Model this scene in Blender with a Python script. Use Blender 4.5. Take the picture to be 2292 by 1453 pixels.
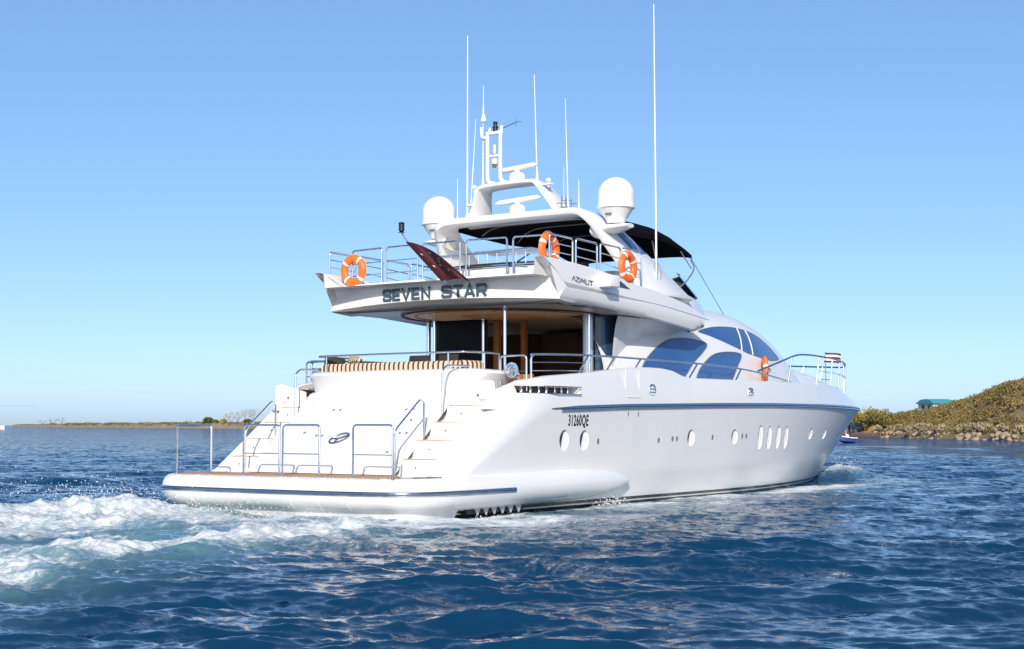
import bpy, bmesh, math, random
import numpy as np
from mathutils import Vector, Matrix

for o in list(bpy.data.objects):
    bpy.data.objects.remove(o, do_unlink=True)
scene = bpy.context.scene
COL = scene.collection
random.seed(7)
R = np.random.RandomState(11)
PI = math.pi
V = Vector
SEA = 0.15                      # mean sea level; z = 0 is the yacht's design datum

# ------------------------------------------------------------------ camera
CAM = V((-20.737, -19.787, 1.90))
PSI, PITCH, FPX = math.radians(34.242), math.radians(3.89), 3319.2
cd = bpy.data.cameras.new('camera')
cam = bpy.data.objects.new('camera', cd)
COL.objects.link(cam)
cam.location = CAM
fwd = V((math.cos(PSI) * math.cos(PITCH), math.sin(PSI) * math.cos(PITCH), math.sin(PITCH)))
cam.rotation_euler = fwd.to_track_quat('-Z', 'Y').to_euler()
cd.sensor_width = 36
cd.lens = FPX / 2292 * 36
cd.clip_start = 0.2
cd.clip_end = 30000
scene.camera = cam

# ------------------------------------------------------------------ sky and sun
SUN_TO = V((-1.33, -0.83, 0.80)).normalized()
elev = math.asin(SUN_TO.z)
rot = math.atan2(SUN_TO.x, SUN_TO.y)
w = bpy.data.worlds.new('World')
scene.world = w
w.use_nodes = True
nt = w.node_tree
sky = nt.nodes.new('ShaderNodeTexSky')
sky.sky_type = 'NISHITA'
sky.sun_disc = False
sky.sun_elevation = elev
sky.sun_rotation = rot
sky.altitude = 0
sky.air_density = 0.45
sky.dust_density = 1.0
sky.ozone_density = 3.0
bg = nt.nodes['Background']
gm = nt.nodes.new('ShaderNodeGamma')
gm.inputs['Gamma'].default_value = 0.62
hs = nt.nodes.new('ShaderNodeHueSaturation')
hs.inputs['Saturation'].default_value = 1.30
hs.inputs['Value'].default_value = 2.36
nt.links.new(sky.outputs[0], gm.inputs['Color'])
nt.links.new(gm.outputs[0], hs.inputs['Color'])
nt.links.new(hs.outputs[0], bg.inputs[0])
bg.inputs[1].default_value = 0.124
sd = bpy.data.lights.new('sun', 'SUN')
sd.energy = 3.7
sd.angle = math.radians(0.5)
sd.color = (1.0, 0.93, 0.83)
sun = bpy.data.objects.new('sun', sd)
COL.objects.link(sun)
sun.location = (-60, -40, 50)
sun.rotation_euler = (-SUN_TO).to_track_quat('-Z', 'Y').to_euler()
scene.view_settings.view_transform = 'Standard'
scene.view_settings.look = 'None'
scene.view_settings.exposure = 0.32
scene.view_settings.gamma = 1
scene.render.engine = 'CYCLES'

# ------------------------------------------------------------------ helpers
def tag(o, label=None, cat=None, group=None, kind=None):
    if label: o['label'] = label
    if cat: o['category'] = cat
    if group: o['group'] = group
    if kind: o['kind'] = kind
    return o

def empty(name, loc=(0, 0, 0), rot=(0, 0, 0)):
    o = bpy.data.objects.new(name, None)
    o.empty_display_size = 0.3
    o.location = loc
    o.rotation_euler = rot
    COL.objects.link(o)
    return o

def copy_tree(o, parent=None):
    c = o.copy()
    COL.objects.link(c)
    if parent: c.parent = parent
    for ch in list(o.children): copy_tree(ch, c)
    return c

def fillet(pts, r, n=5):
    pts = [V(p) for p in pts]
    out = [pts[0]]
    for a, b, c in zip(pts, pts[1:], pts[2:]):
        u, v = (a - b), (c - b)
        rr = min(r, u.length * .45, v.length * .45)
        p0, p1 = b + u.normalized() * rr, b + v.normalized() * rr
        for k in range(n + 1):
            t = k / n
            out.append(p0 * (1 - t) ** 2 + b * 2 * t * (1 - t) + p1 * t * t)
    out.append(pts[-1])
    return out

def smooth_line(pts, n=8):
    """Catmull-Rom through the points"""
    P = [V(p) for p in pts]
    P = [P[0] * 2 - P[1]] + P + [P[-1] * 2 - P[-2]]
    out = []
    for i in range(1, len(P) - 2):
        a, b, c, d = P[i - 1:i + 3]
        for k in range(n):
            t = k / n
            out.append(.5 * (2 * b + (c - a) * t + (2 * a - 5 * b + 4 * c - d) * t * t + (3 * b - a - 3 * c + d) * t ** 3))
    out.append(P[-2])
    return out

class MB:
    def __init__(s):
        s.v, s.f, s.m = [], [], []
    def add(s, verts, faces, m=0):
        b = len(s.v)
        s.v += [tuple(p) for p in verts]
        s.f += [tuple(i + b for i in f) for f in faces]
        s.m += [m] * len(faces)
        return s
    def grid(s, rows, closeu=False, closev=False, m=0):
        nr, nc = len(rows), len(rows[0])
        vs = [p for r in rows for p in r]
        fs = []
        for i in range(nr if closev else nr - 1):
            for j in range(nc if closeu else nc - 1):
                i2, j2 = (i + 1) % nr, (j + 1) % nc
                fs.append((i * nc + j, i * nc + j2, i2 * nc + j2, i2 * nc + j))
        return s.add(vs, fs, m)
    def box(s, c, size, rot=None, m=0, taper=1.0):
        hx, hy, hz = size[0] / 2, size[1] / 2, size[2] / 2
        vs = []
        for z in (-1, 1):
            k = taper if z > 0 else 1
            for x, y in ((-1, -1), (1, -1), (1, 1), (-1, 1)):
                p = V((x * hx * k, y * hy * k, z * hz))
                if rot: p = rot @ p
                vs.append(p + V(c))
        return s.add(vs, [(0, 3, 2, 1), (4, 5, 6, 7), (0, 1, 5, 4), (1, 2, 6, 5), (2, 3, 7, 6), (3, 0, 4, 7)], m)
    def tube(s, pts, r, seg=8, closed=False, m=0, flat=1.0, up=None):
        pts = [V(p) for p in pts]
        n = len(pts)
        rad = r if hasattr(r, '__len__') else [r] * n
        rings = []
        nrm = None
        for i, p in enumerate(pts):
            if closed: t = pts[(i + 1) % n] - pts[i - 1]
            else: t = pts[min(i + 1, n - 1)] - pts[max(i - 1, 0)]
            if t.length < 1e-9: t = V((0, 0, 1))
            t.normalize()
            if up is not None:
                nrm = V(up) - t * V(up).dot(t)
            elif nrm is None:
                a = V((0, 0, 1)) if abs(t.z) < .9 else V((1, 0, 0))
                nrm = a - t * a.dot(t)
            else:
                nrm = nrm - t * nrm.dot(t)
            nrm.normalize()
            bi = t.cross(nrm)
            rings.append([p + (nrm * math.cos(2 * PI * k / seg) + bi * math.sin(2 * PI * k / seg) * flat) * rad[i] for k in range(seg)])
        s.grid(rings, closeu=True, closev=closed, m=m)
        if not closed:
            b = len(s.v) - n * seg
            s.f.append(tuple(b + k for k in reversed(range(seg)))); s.m.append(m)
            s.f.append(tuple(b + (n - 1) * seg + k for k in range(seg))); s.m.append(m)
        return s
    def lathe(s, prof, c=(0, 0, 0), seg=24, rot=None, m=0):
        rows = []
        for r, z in prof:
            row = []
            for k in range(seg):
                p = V((r * math.cos(2 * PI * k / seg), r * math.sin(2 * PI * k / seg), z))
                if rot: p = rot @ p
                row.append(p + V(c))
            rows.append(row)
        return s.grid(rows, closeu=True, m=m)
    def prism(s, poly, d, fn, m=0):
        """poly of 2D points, extruded from 0 to d, fn(u, v, w) -> 3D"""
        n = len(poly)
        vs = [fn(u, v, 0) for u, v in poly] + [fn(u, v, d) for u, v in poly]
        fs = [tuple(reversed(range(n))), tuple(range(n, 2 * n))]
        fs += [(i, (i + 1) % n, n + (i + 1) % n, n + i) for i in range(n)]
        return s.add(vs, fs, m)
    def build(s, name, mats, parent=None, angle=40, bevel=0, merge=False, loc=None):
        me = bpy.data.meshes.new(name)
        me.from_pydata([tuple(map(float, p)) for p in s.v], [], s.f)
        if not isinstance(mats, (list, tuple)): mats = [mats]
        for m in mats: me.materials.append(m)
        if len(mats) > 1:
            me.polygons.foreach_set('material_index', s.m)
        bm = bmesh.new(); bm.from_mesh(me)
        if merge: bmesh.ops.remove_doubles(bm, verts=bm.verts, dist=1e-4)
        bmesh.ops.recalc_face_normals(bm, faces=bm.faces)
        if bevel:
            es = [e for e in bm.edges if len(e.link_faces) == 2 and e.calc_face_angle(0) > math.radians(35)]
            bmesh.ops.bevel(bm, geom=es, offset=bevel, segments=3, profile=.5, affect='EDGES', clamp_overlap=True)
        bm.to_mesh(me); bm.free()
        me.polygons.foreach_set('use_smooth', [True] * len(me.polygons))
        me.set_sharp_from_angle(angle=math.radians(angle))
        o = bpy.data.objects.new(name, me)
        if loc: o.location = loc
        COL.objects.link(o)
        if parent: o.parent = parent
        return o

def raw_mesh(name, v, f, mats, parent=None, smooth=False, attrs=None):
    """fast builder for big numpy meshes of quads or triangles"""
    me = bpy.data.meshes.new(name)
    nv, (nf, k) = len(v), f.shape
    me.vertices.add(nv); me.vertices.foreach_set('co', np.asarray(v, np.float32).ravel())
    me.loops.add(nf * k); me.loops.foreach_set('vertex_index', f.astype(np.int32).ravel())
    me.polygons.add(nf); me.polygons.foreach_set('loop_start', np.arange(0, nf * k, k, dtype=np.int32))
    me.polygons.foreach_set('use_smooth', np.full(nf, smooth))
    if not isinstance(mats, (list, tuple)): mats = [mats]
    for m in mats: me.materials.append(m)
    for an, av in (attrs or {}).items():
        a = me.attributes.new(an, 'FLOAT', 'POINT'); a.data.foreach_set('value', np.asarray(av, np.float32))
    me.update(calc_edges=True)
    me.validate()
    o = bpy.data.objects.new(name, me)
    COL.objects.link(o)
    if parent: o.parent = parent
    return o

# ------------------------------------------------------------------ materials
def principled(name):
    m = bpy.data.materials.new(name)
    m.use_nodes = True
    n = m.node_tree
    return m, n, n.nodes['Principled BSDF'], n.links

def mat(name, col, rough=.5, metal=0, coat=0, var=0.0, vscale=3.0, bump=0, bscale=40, spec=None, rvar=0.0):
    m, n, b, L = principled(name)
    b.inputs['Base Color'].default_value = (*col, 1)
    b.inputs['Roughness'].default_value = rough
    b.inputs['Metallic'].default_value = metal
    b.inputs['Coat Weight'].default_value = coat
    if coat: b.inputs['Coat Roughness'].default_value = .06
    if spec is not None: b.inputs['Specular IOR Level'].default_value = spec
    tc = n.nodes.new('ShaderNodeTexCoord')
    if var or rvar:
        t = n.nodes.new('ShaderNodeTexNoise'); t.inputs['Scale'].default_value = vscale; t.inputs['Detail'].default_value = 5
        L.new(tc.outputs['Object'], t.inputs['Vector'])
        if var:
            mx = n.nodes.new('ShaderNodeMix'); mx.data_type = 'RGBA'
            mx.inputs[6].default_value = (*[max(c * (1 - var), 0) for c in col], 1)
            mx.inputs[7].default_value = (*[min(c * (1 + var), 1) for c in col], 1)
            L.new(t.outputs[0], mx.inputs[0]); L.new(mx.outputs[2], b.inputs['Base Color'])
        if rvar:
            mr = n.nodes.new('ShaderNodeMapRange')
            mr.inputs[1].default_value = .3; mr.inputs[2].default_value = .7
            mr.inputs[3].default_value = max(rough - rvar, .02); mr.inputs[4].default_value = rough + rvar
            L.new(t.outputs[0], mr.inputs[0]); L.new(mr.outputs[0], b.inputs['Roughness'])
    if bump:
        t2 = n.nodes.new('ShaderNodeTexNoise'); t2.inputs['Scale'].default_value = bscale; t2.inputs['Detail'].default_value = 4
        L.new(tc.outputs['Object'], t2.inputs['Vector'])
        bp = n.nodes.new('ShaderNodeBump'); bp.inputs['Strength'].default_value = bump; bp.inputs['Distance'].default_value = .02
        L.new(t2.outputs[0], bp.inputs['Height']); L.new(bp.outputs[0], b.inputs['Normal'])
    return m

M = {}
M['gel'] = mat('white_gelcoat', (.77, .765, .755), .22, coat=.25, var=.02, vscale=.8, rvar=.06)
M['gel_matt'] = mat('white_nonslip', (.78, .77, .75), .55, var=.03, vscale=6)
M['dome'] = mat('white_dome', (.82, .82, .81), .38)
M['chrome'] = mat('polished_steel', (.72, .73, .75), .13, metal=1, rvar=.05, vscale=8)
M['rub'] = mat('rub_rail_steel', (.33, .37, .42), .22, metal=1, rvar=.08, vscale=5)
M['rail'] = mat('bow_rail_steel', (.30, .36, .43), .32, metal=1)
M['teak_edge'] = mat('teak_tread', (.56, .38, .22), .6, var=.15, vscale=6)
M['louvre'] = mat('grey_louvre', (.42, .45, .50), .4)
M['grab'] = mat('faded_grab_line', (.62, .42, .30), .8)
M['black'] = mat('black_plastic', (.015, .015, .017), .4)
M['canvas'] = mat('black_canvas', (.004, .0042, .006), .9, bump=.3, bscale=120, spec=.06)
M['glass'] = mat('blue_tinted_glass', (.026, .090, .27), .05, coat=.4, spec=.6, var=.25, vscale=.9)
M['darkglass'] = mat('dark_door_glass', (.003, .003, .0035), .25, spec=.12)
M['smoke'] = mat('smoked_windscreen', (.02, .05, .10), .06)
M['beige'] = mat('beige_headlining', (.88, .76, .58), .3, var=.06)
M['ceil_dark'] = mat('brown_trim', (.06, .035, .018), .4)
M['wood'] = mat('cherry_wood', (.34, .17, .075), .3, var=.3, vscale=4)
M['tan'] = mat('tan_leather', (.55, .27, .12), .45, var=.06)
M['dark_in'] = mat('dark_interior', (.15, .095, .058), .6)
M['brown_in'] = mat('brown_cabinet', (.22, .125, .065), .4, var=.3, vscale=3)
M['steelgrey'] = mat('brushed_column', (.62, .70, .77), .3, metal=.6)
M['maroon'] = mat('maroon_cloth', (.095, .015, .025), .85, bump=.2, bscale=200)
M['orange'] = mat('orange_plastic', (.86, .155, .018), .42, var=.07, vscale=9)
M['whitetape'] = mat('white_tape', (.82, .78, .72), .4)
M['letter'] = mat('blue_grey_letter', (.045, .085, .115), .5)
M['ink'] = mat('black_ink', (.012, .012, .014), .5)
M['red'] = mat('red_ink', (.70, .30, .26), .5)
M['rope'] = mat('white_rope', (.75, .72, .66), .8)
M['grey'] = mat('grey_rubber', (.16, .16, .17), .6)
M['greycloth'] = mat('dark_upholstery', (.02, .019, .02), .8)
M['brass'] = mat('brass_bell', (.45, .30, .12), .3, metal=.8)

def teak():
    m, n, b, L = principled('teak_planking')
    tc = n.nodes.new('ShaderNodeTexCoord')
    wv = n.nodes.new('ShaderNodeTexWave'); wv.bands_direction = 'Y'; wv.inputs['Scale'].default_value = 3.2; wv.inputs['Distortion'].default_value = .05
    L.new(tc.outputs['Object'], wv.inputs['Vector'])
    ns = n.nodes.new('ShaderNodeTexNoise'); ns.inputs['Scale'].default_value = 12
    mp = n.nodes.new('ShaderNodeMapping'); mp.inputs['Scale'].default_value = (.3, 3, 1)
    L.new(tc.outputs['Object'], mp.inputs[0]); L.new(mp.outputs[0], ns.inputs['Vector'])
    r = n.nodes.new('ShaderNodeValToRGB'); r.color_ramp.elements[0].position = .02; r.color_ramp.elements[1].position = .10
    r.color_ramp.elements[0].color = (.05, .03, .02, 1); r.color_ramp.elements[1].color = (1, 1, 1, 1)
    L.new(wv.outputs['Fac'], r.inputs[0])
    mx = n.nodes.new('ShaderNodeMix'); mx.data_type = 'RGBA'
    mx.inputs[6].default_value = (.42, .24, .12, 1); mx.inputs[7].default_value = (.60, .38, .21, 1)
    L.new(ns.outputs[0], mx.inputs[0])
    ml = n.nodes.new('ShaderNodeMix'); ml.data_type = 'RGBA'; ml.blend_type = 'MULTIPLY'; ml.inputs[0].default_value = 1
    L.new(mx.outputs[2], ml.inputs[6]); L.new(r.outputs[0], ml.inputs[7]); L.new(ml.outputs[2], b.inputs['Base Color'])
    b.inputs['Roughness'].default_value = .6
    return m
M['teak'] = teak()

def stripes():
    m, n, b, L = principled('striped_fabric')
    at = n.nodes.new('ShaderNodeAttribute'); at.attribute_name = 'stripe'
    r = n.nodes.new('ShaderNodeValToRGB'); r.color_ramp.interpolation = 'CONSTANT'
    e = r.color_ramp.elements
    e[0].color = (.60, .46, .33, 1); e[0].position = 0
    e[1].color = (.045, .03, .022, 1); e[1].position = .62
    mt = n.nodes.new('ShaderNodeMath'); mt.operation = 'FRACT'
    L.new(at.outputs['Fac'], mt.inputs[0]); L.new(mt.outputs[0], r.inputs[0]); L.new(r.outputs[0], b.inputs['Base Color'])
    b.inputs['Roughness'].default_value = .85
    return m
M['stripe'] = stripes()

def hull_mat():
    m, n, b, L = principled('hull_paint')
    tc = n.nodes.new('ShaderNodeTexCoord')
    sp = n.nodes.new('ShaderNodeSeparateXYZ'); L.new(tc.outputs['Object'], sp.inputs[0])
    r = n.nodes.new('ShaderNodeValToRGB'); r.color_ramp.interpolation = 'CONSTANT'
    mr = n.nodes.new('ShaderNodeMapRange'); mr.inputs[1].default_value = 0; mr.inputs[2].default_value = 1
    L.new(sp.outputs['Z'], mr.inputs[0]); L.new(mr.outputs[0], r.inputs[0])
    e = r.color_ramp.elements
    K, W_ = (.012, .012, .013, 1), (.77, .765, .755, 1)
    e[0].position = 0; e[0].color = K
    e[1].position = .205; e[1].color = W_
    x = e.new(.235); x.color = K
    x = e.new(.305); x.color = W_
    # faint streaks of salt and wear on the paint
    ns = n.nodes.new('ShaderNodeTexNoise'); ns.inputs['Scale'].default_value = 1.2; ns.inputs['Detail'].default_value = 6
    mp = n.nodes.new('ShaderNodeMapping'); mp.inputs['Scale'].default_value = (.8, .8, .25)
    L.new(tc.outputs['Object'], mp.inputs[0]); L.new(mp.outputs[0], ns.inputs['Vector'])
    r2 = n.nodes.new('ShaderNodeMapRange'); r2.inputs[1].default_value = .3; r2.inputs[2].default_value = .75; r2.inputs[3].default_value = .955; r2.inputs[4].default_value = 1.0
    L.new(ns.outputs[0], r2.inputs[0])
    ml = n.nodes.new('ShaderNodeMix'); ml.data_type = 'RGBA'; ml.blend_type = 'MULTIPLY'; ml.inputs[0].default_value = 1
    L.new(r.outputs[0], ml.inputs[6]); L.new(r2.outputs[0], ml.inputs[7]); L.new(ml.outputs[2], b.inputs['Base Color'])
    b.inputs['Roughness'].default_value = .24
    b.inputs['Coat Weight'].default_value = .3; b.inputs['Coat Roughness'].default_value = .08
    return m
M['hull'] = hull_mat()

# ================================================================== YACHT
yacht = empty('motor_yacht')
tag(yacht, 'large white three deck motor yacht under way, seen from its stern quarter', 'yacht')

def lerp(a, b, t): return a + (b - a) * t
def sstep(a, b, x):
    t = np.clip((x - a) / (b - a), 0, 1); return t * t * (3 - 2 * t)
def zrail(x): return np.interp(x, [2, 5.2, 8, 12.6, 16, 20, 24, 29.8], [2.18, 2.25, 2.33, 2.41, 2.45, 2.47, 2.47, 2.44])
def ztop(x): return np.interp(x, [3.0, 3.44, 4.16, 5, 6.4, 7.7, 8.6, 9.3, 9.9, 10.4, 10.8, 11.2, 14, 18, 24, 27, 29.8],
                              [2.3, 2.52, 2.80, 2.91, 3.01, 3.13, 3.20, 3.22, 3.22, 3.18, 3.09, 3.03, 3.05, 3.09, 3.1, 3.05, 2.9])
def stem(z): return 26.3 + 3.5 * np.clip((z - .15) / 2.3, -.3, 1.3)
def bowf(x, z):
    t = np.clip((z - .15) / 2.3, 0, 1); xs = stem(z); u = np.clip((x - 12.6) / (xs - 12.6), 0, 1)
    return np.maximum(1 - u ** lerp(1.9, 2.25, t), 0) ** lerp(.93, .80, t)
def sternx(z): return 1.5 + 1.3 * (np.maximum(z, .95) - .95)
def hw(x, z):
    """half breadth of the hull"""
    wf = np.interp(z, [-.5, .3, .9, 2.4], [2.6, 3.08, 3.2, 3.3])
    x0 = sternx(z); L = lerp(.6, 1.8, np.clip((z - .95) / 1.4, 0, 1)); u = np.clip((x - x0) / L, 0, 1)
    st = 2.78 + (wf - 2.78) * np.sqrt(np.maximum(1 - (1 - u) ** 2, 0))
    st = np.where(z < .9, wf, st)
    return st * bowf(x, z)
def topinset(x): return .10 + .42 * np.clip((x - 22) / 7, 0, 1)
def hwtop(x): return np.maximum(hw(x, zrail(x)) - topinset(x), 0)
def deckz(x): return np.minimum(np.interp(x, [0, 3.7, 4.0, 9, 10.5, 16, 20, 29], [2.7, 2.7, 2.42, 2.42, 2.5, 2.6, 2.78, 2.72]), np.where(np.asarray(x) > 3.7, ztop(x) - .06, 9))

def build_hull():
    sv = np.concatenate([np.linspace(0, .12, 26)[:-1], np.linspace(.12, .75, 90)[:-1], .75 + .25 * (1 - (1 - np.linspace(0, 1, 45)) ** 1.8)])
    vz = np.concatenate([np.linspace(0, 1, 30)])
    cols = []
    for s in sv:
        ring = []
        for v in vz:
            zn = lerp(-.5, 2.4, v); xa, xb = float(sternx(zn)) if zn > .95 else 1.5, float(stem(lerp(-.5, 2.45, v)))
            x = lerp(xa, xb, s); z = lerp(-.5, float(zrail(x)), v)
            ring.append((x, float(hw(x, z)) if s < 1 else 0, z))
        for v in np.linspace(0, 1, 8)[1:]:
            zn = 2.2 + v * .3; xa, xb = float(sternx(zn)), 29.8 - .75 * v
            xr = lerp(float(sternx(2.2)), 29.8, s); x = lerp(xa, xb, s)
            z = lerp(float(zrail(xr)), float(ztop(x)), v)
            y = max(float(hw(xr, zrail(xr))) - float(topinset(xr)) * v ** 1.6, 0)
            ring.append((x, y, z))
        x, y, z = ring[-1]
        ring.append((x, max(y - .04, 0), z + .015))
        ring.append((x, max(y - .15, 0), z + .015))
        ring.append((x, max(y - .19, 0), z - (.02 if x > 3.7 else -.0155)))
        ring.append((x, max(y - .21, 0), min(float(deckz(x)), z - (.03 if x > 3.7 else -.016))))
        cols.append(ring)
    mb = MB()
    full = [[(x, -y, z) for x, y, z in r] + [(x, y, z) for x, y, z in reversed(r)] for r in cols]
    mb.grid(full, closeu=True)
    n = len(full[0])
    # transom cap made of strips between the two sides
    b = 0; h = n // 2
    for k in range(h - 1):
        mb.f.append((b + k, b + k + 1, b + n - 2 - k, b + n - 1 - k)); mb.m.append(0)
    return mb.build('hull', [M['hull'], M['gel']], None, angle=38, merge=True)

hull = build_hull()

PORTS = [(5.50, 1.59, .40, .46), (6.30, 1.58, .40, .46), (11.21, 1.60, .42, .42), (13.6, 1.61, .40, .40),
         (15.25, 1.59, .34, .66), (15.90, 1.58, .34, .66), (16.58, 1.58, .34, .66), (17.22, 1.57, .34, .66),
         (19.55, 1.66, .42, .36), (21.3, 1.65, .44, .36), (24.6, 1.57, .5, .36)]
def side_frame(x, z, s):
    """outward normal of the hull side and its tangent, s = -1 starboard, +1 port"""
    y = float(hw(x, z)); dx = (float(hw(x + .05, z)) - float(hw(x - .05, z))) / .1
    dz = (float(hw(x, z + .05)) - float(hw(x, z - .05))) / .1
    nrm = V((-dx, 1, -dz)).normalized(); tan = V((1, dx, 0)).normalized(); up = nrm.cross(tan) if False else tan.cross(nrm)
    if up.z < 0: up = -up
    f = lambda p: V((p.x, p.y * s, p.z))
    return V((x, y * s, z)), f(nrm), f(tan), f(up)

def cutter_obj():
    mb = MB()
    for s in (-1, 1):
        for x, z, pw, ph in PORTS:
            c, n, t, u = side_frame(x, z, s)
            rows = []
            for d in (.12, 0):
                row = []
                for k in range(28):
                    a = 2 * PI * k / 28
                    q = 2.3 if ph > .5 else 2
                    ca, sa = math.cos(a), math.sin(a)
                    px = math.copysign(abs(ca) ** (2 / q), ca) * pw / 2; pz = math.copysign(abs(sa) ** (2 / q), sa) * ph / 2
                    dep = d if d > 0 else -(.012 + .085 * (.5 - px / pw))      # floor slopes: deep aft, shallow forward
                    if d == 0: px *= .88; pz *= .92
                    row.append(c + n * dep + t * px + u * pz)
                rows.append(row)
            mb.grid(rows, closeu=True)
            b = len(mb.v) - 56
            mb.f.append(tuple(b + k for k in range(28))); mb.m.append(0)
            mb.f.append(tuple(b + 28 + k for k in reversed(range(28)))); mb.m.append(0)
        # mooring fairlead slot
        mb.box((5.02, s * 3.25, 2.625), (2.15, .75, .15))
    # stairs either side of the transom
    steps = [(1.30, .935), (1.62, .935), (1.62, 1.25), (2.10, 1.25), (2.10, 1.61), (2.60, 1.61), (2.60, 1.96), (3.12, 1.96),
             (3.12, 2.29), (4.15, 2.29), (4.15, 3.4), (1.30, 3.4)]
    for s in (-1, 1):
        mb.prism(steps, .68, lambda u, v, w_: (u + (.30 if s > 0 else 0), s * (2.06 + w_), v))
    return mb.build('cutter', M['gel'])
cut = cutter_obj()
bo = hull.modifiers.new('b', 'BOOLEAN'); bo.operation = 'DIFFERENCE'; bo.solver = 'EXACT'; bo.object = cut
bpy.context.view_layer.update()
dg = bpy.context.evaluated_depsgraph_get()
nm = bpy.data.meshes.new_from_object(hull.evaluated_get(dg), depsgraph=dg)
if len(nm.polygons) > 2000:
    hull.data = nm
hull.modifiers.clear()
bpy.data.objects.remove(cut, do_unlink=True)
nm.polygons.foreach_set('use_smooth', [True] * len(nm.polygons))
nm.set_sharp_from_angle(angle=math.radians(30))
hull.name = 'hull'; hull.parent = yacht

# porthole panes: dark sliver at the aft rim, glass plus painted rim shade
for s in (-1, 1):
    for x, z, pw, ph in PORTS:
        c, n, t, u = side_frame(x, z, s)
        mb = MB(); rows = []
        for k in range(15):
            a = PI * (.42 + .95 * k / 14); wdt = .32 * math.sin(PI * k / 14) ** .9 + .004
            u0, v0 = math.cos(a) * .44, math.sin(a) * .45
            rows.append([c + t * pw * u0 * 1.06 + u * ph * v0 * 1.04 + n * .001, c + t * pw * (u0 + wdt) + u * ph * v0 * .97 - n * .030])
        mb.grid(rows)
        mb.build('porthole_glass_shade', M['darkglass'], hull)

# rub rail along the hull
for s in (-1, 1):
    pts = []
    for x in list(np.linspace(4.95, 26, 60)) + list(26 + 3.8 * (1 - (1 - np.linspace(.03, 1, 40)) ** 2)):
        z = float(zrail(x)); pts.append((x, s * (float(hw(x, z)) + .012), z))
    rad = [.010 + .036 * min(1, k / 3) for k in range(len(pts))]
    MB().tube(pts, rad, seg=10, flat=.75, up=(0, 0, 1)).build('rub_rail', M['rub'], yacht)
    pts2 = [(x, y + s * .014, z - .045) for x, y, z in pts[1:]]
    MB().tube(pts2, .020, seg=8).build('rub_rail', M['chrome'], yacht)

# side gate panel seams, fairlead hardware, vents, drains
for s in (-1, 1):
    mb = MB()
    for x in (8.05, 8.65):
        mb.box((x, s * (float(hwtop(x)) + .065), 2.84), (.016, .02, .60))
    mb.box((8.35, s * (float(hw(8.35, 2.5)) - .015), 2.53), (.6, .03, .014))
    mb.build('bulwark_gate', M['gel_matt'], yacht)
    mb = MB()
    for x in (4.25, 4.5, 4.75, 5.0, 5.3, 5.55, 5.8):
        mb.lathe([(.045, -.075), (.03, -.05), (.03, .05), (.045, .075)], (x, s * (float(hw(x, 2.6)) - .16), 2.625), seg=12)
    mb.tube([(3.95, s * (float(hw(3.95, 2.55)) + .004), 2.548), (5.2, s * (float(hw(5.2, 2.55)) + .004), 2.548), (6.1, s * (float(hw(6.1, 2.55)) + .004), 2.548)], .012)
    mb.tube([(4.1, s * (float(hw(4.1, 2.7)) + .0), 2.705), (5.2, s * (float(hw(5.2, 2.7)) + .0), 2.705), (6.1, s * (float(hw(6.1, 2.7)) + .0), 2.705)], .012)
    mb.build('fairlead_roller', M['chrome'], yacht)
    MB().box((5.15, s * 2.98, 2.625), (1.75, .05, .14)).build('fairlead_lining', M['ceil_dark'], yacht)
    for x, z in ((9.26, 2.66), (14.55, 2.69)):
        c, n, t, u = side_frame(x, 2.4, s); c = V((x, s * (float(hw(x, z)) - .055), z))
        mb = MB()
        ring = [c + n * .02 + t * (.14 * math.copysign(abs(math.cos(a)) ** .7, math.cos(a))) + u * (.17 * math.copysign(abs(math.sin(a)) ** .7, math.sin(a))) for a in np.linspace(0, 2 * PI, 28, endpoint=False)]
        mb.tube(ring, .022, closed=True)
        for k in (-1, 0, 1): mb.tube([c + n * .03 + t * (-.12) + u * .08 * k, c + n * .03 + t * .12 + u * .08 * k], .014)
        mb.tube([c + n * .03 - u * .16, c + n * .03 + u * .16], .016)
        o = mb.build('hawse_grille', M['chrome'], yacht)
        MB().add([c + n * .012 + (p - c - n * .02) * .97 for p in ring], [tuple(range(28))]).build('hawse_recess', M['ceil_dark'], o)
    for x, z in ((6.86, 1.56), (9.58, 1.56), (10.25, 1.59), (10.47, 1.59), (12.33, 1.61), (14.05, 1.63), (14.3, 1.63)):
        c, n, t, u = side_frame(x, z, s)
        mb = MB(); mb.add([c + n * .006 + t * .03 * math.cos(a) + u * .05 * math.sin(a) for a in np.linspace(0, 2 * PI, 12, endpoint=False)], [tuple(range(12))])
        mb.tube([c + n * .008 + t * .035 * math.cos(a) + u * .055 * math.sin(a) for a in np.linspace(0, 2 * PI, 12, endpoint=False)], .009, seg=5, closed=True)
        mb.build('drain_outlet', M['grey'], yacht)
    for x in (8.1, 8.55):
        c, n, t, u = side_frame(x, 2.16, s)
        MB().tube([c + n * .01 + u * .05, c + n * .02, c + n * .01 - u * .05], .012).build('drain_outlet', M['grey'], yacht)

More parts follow.
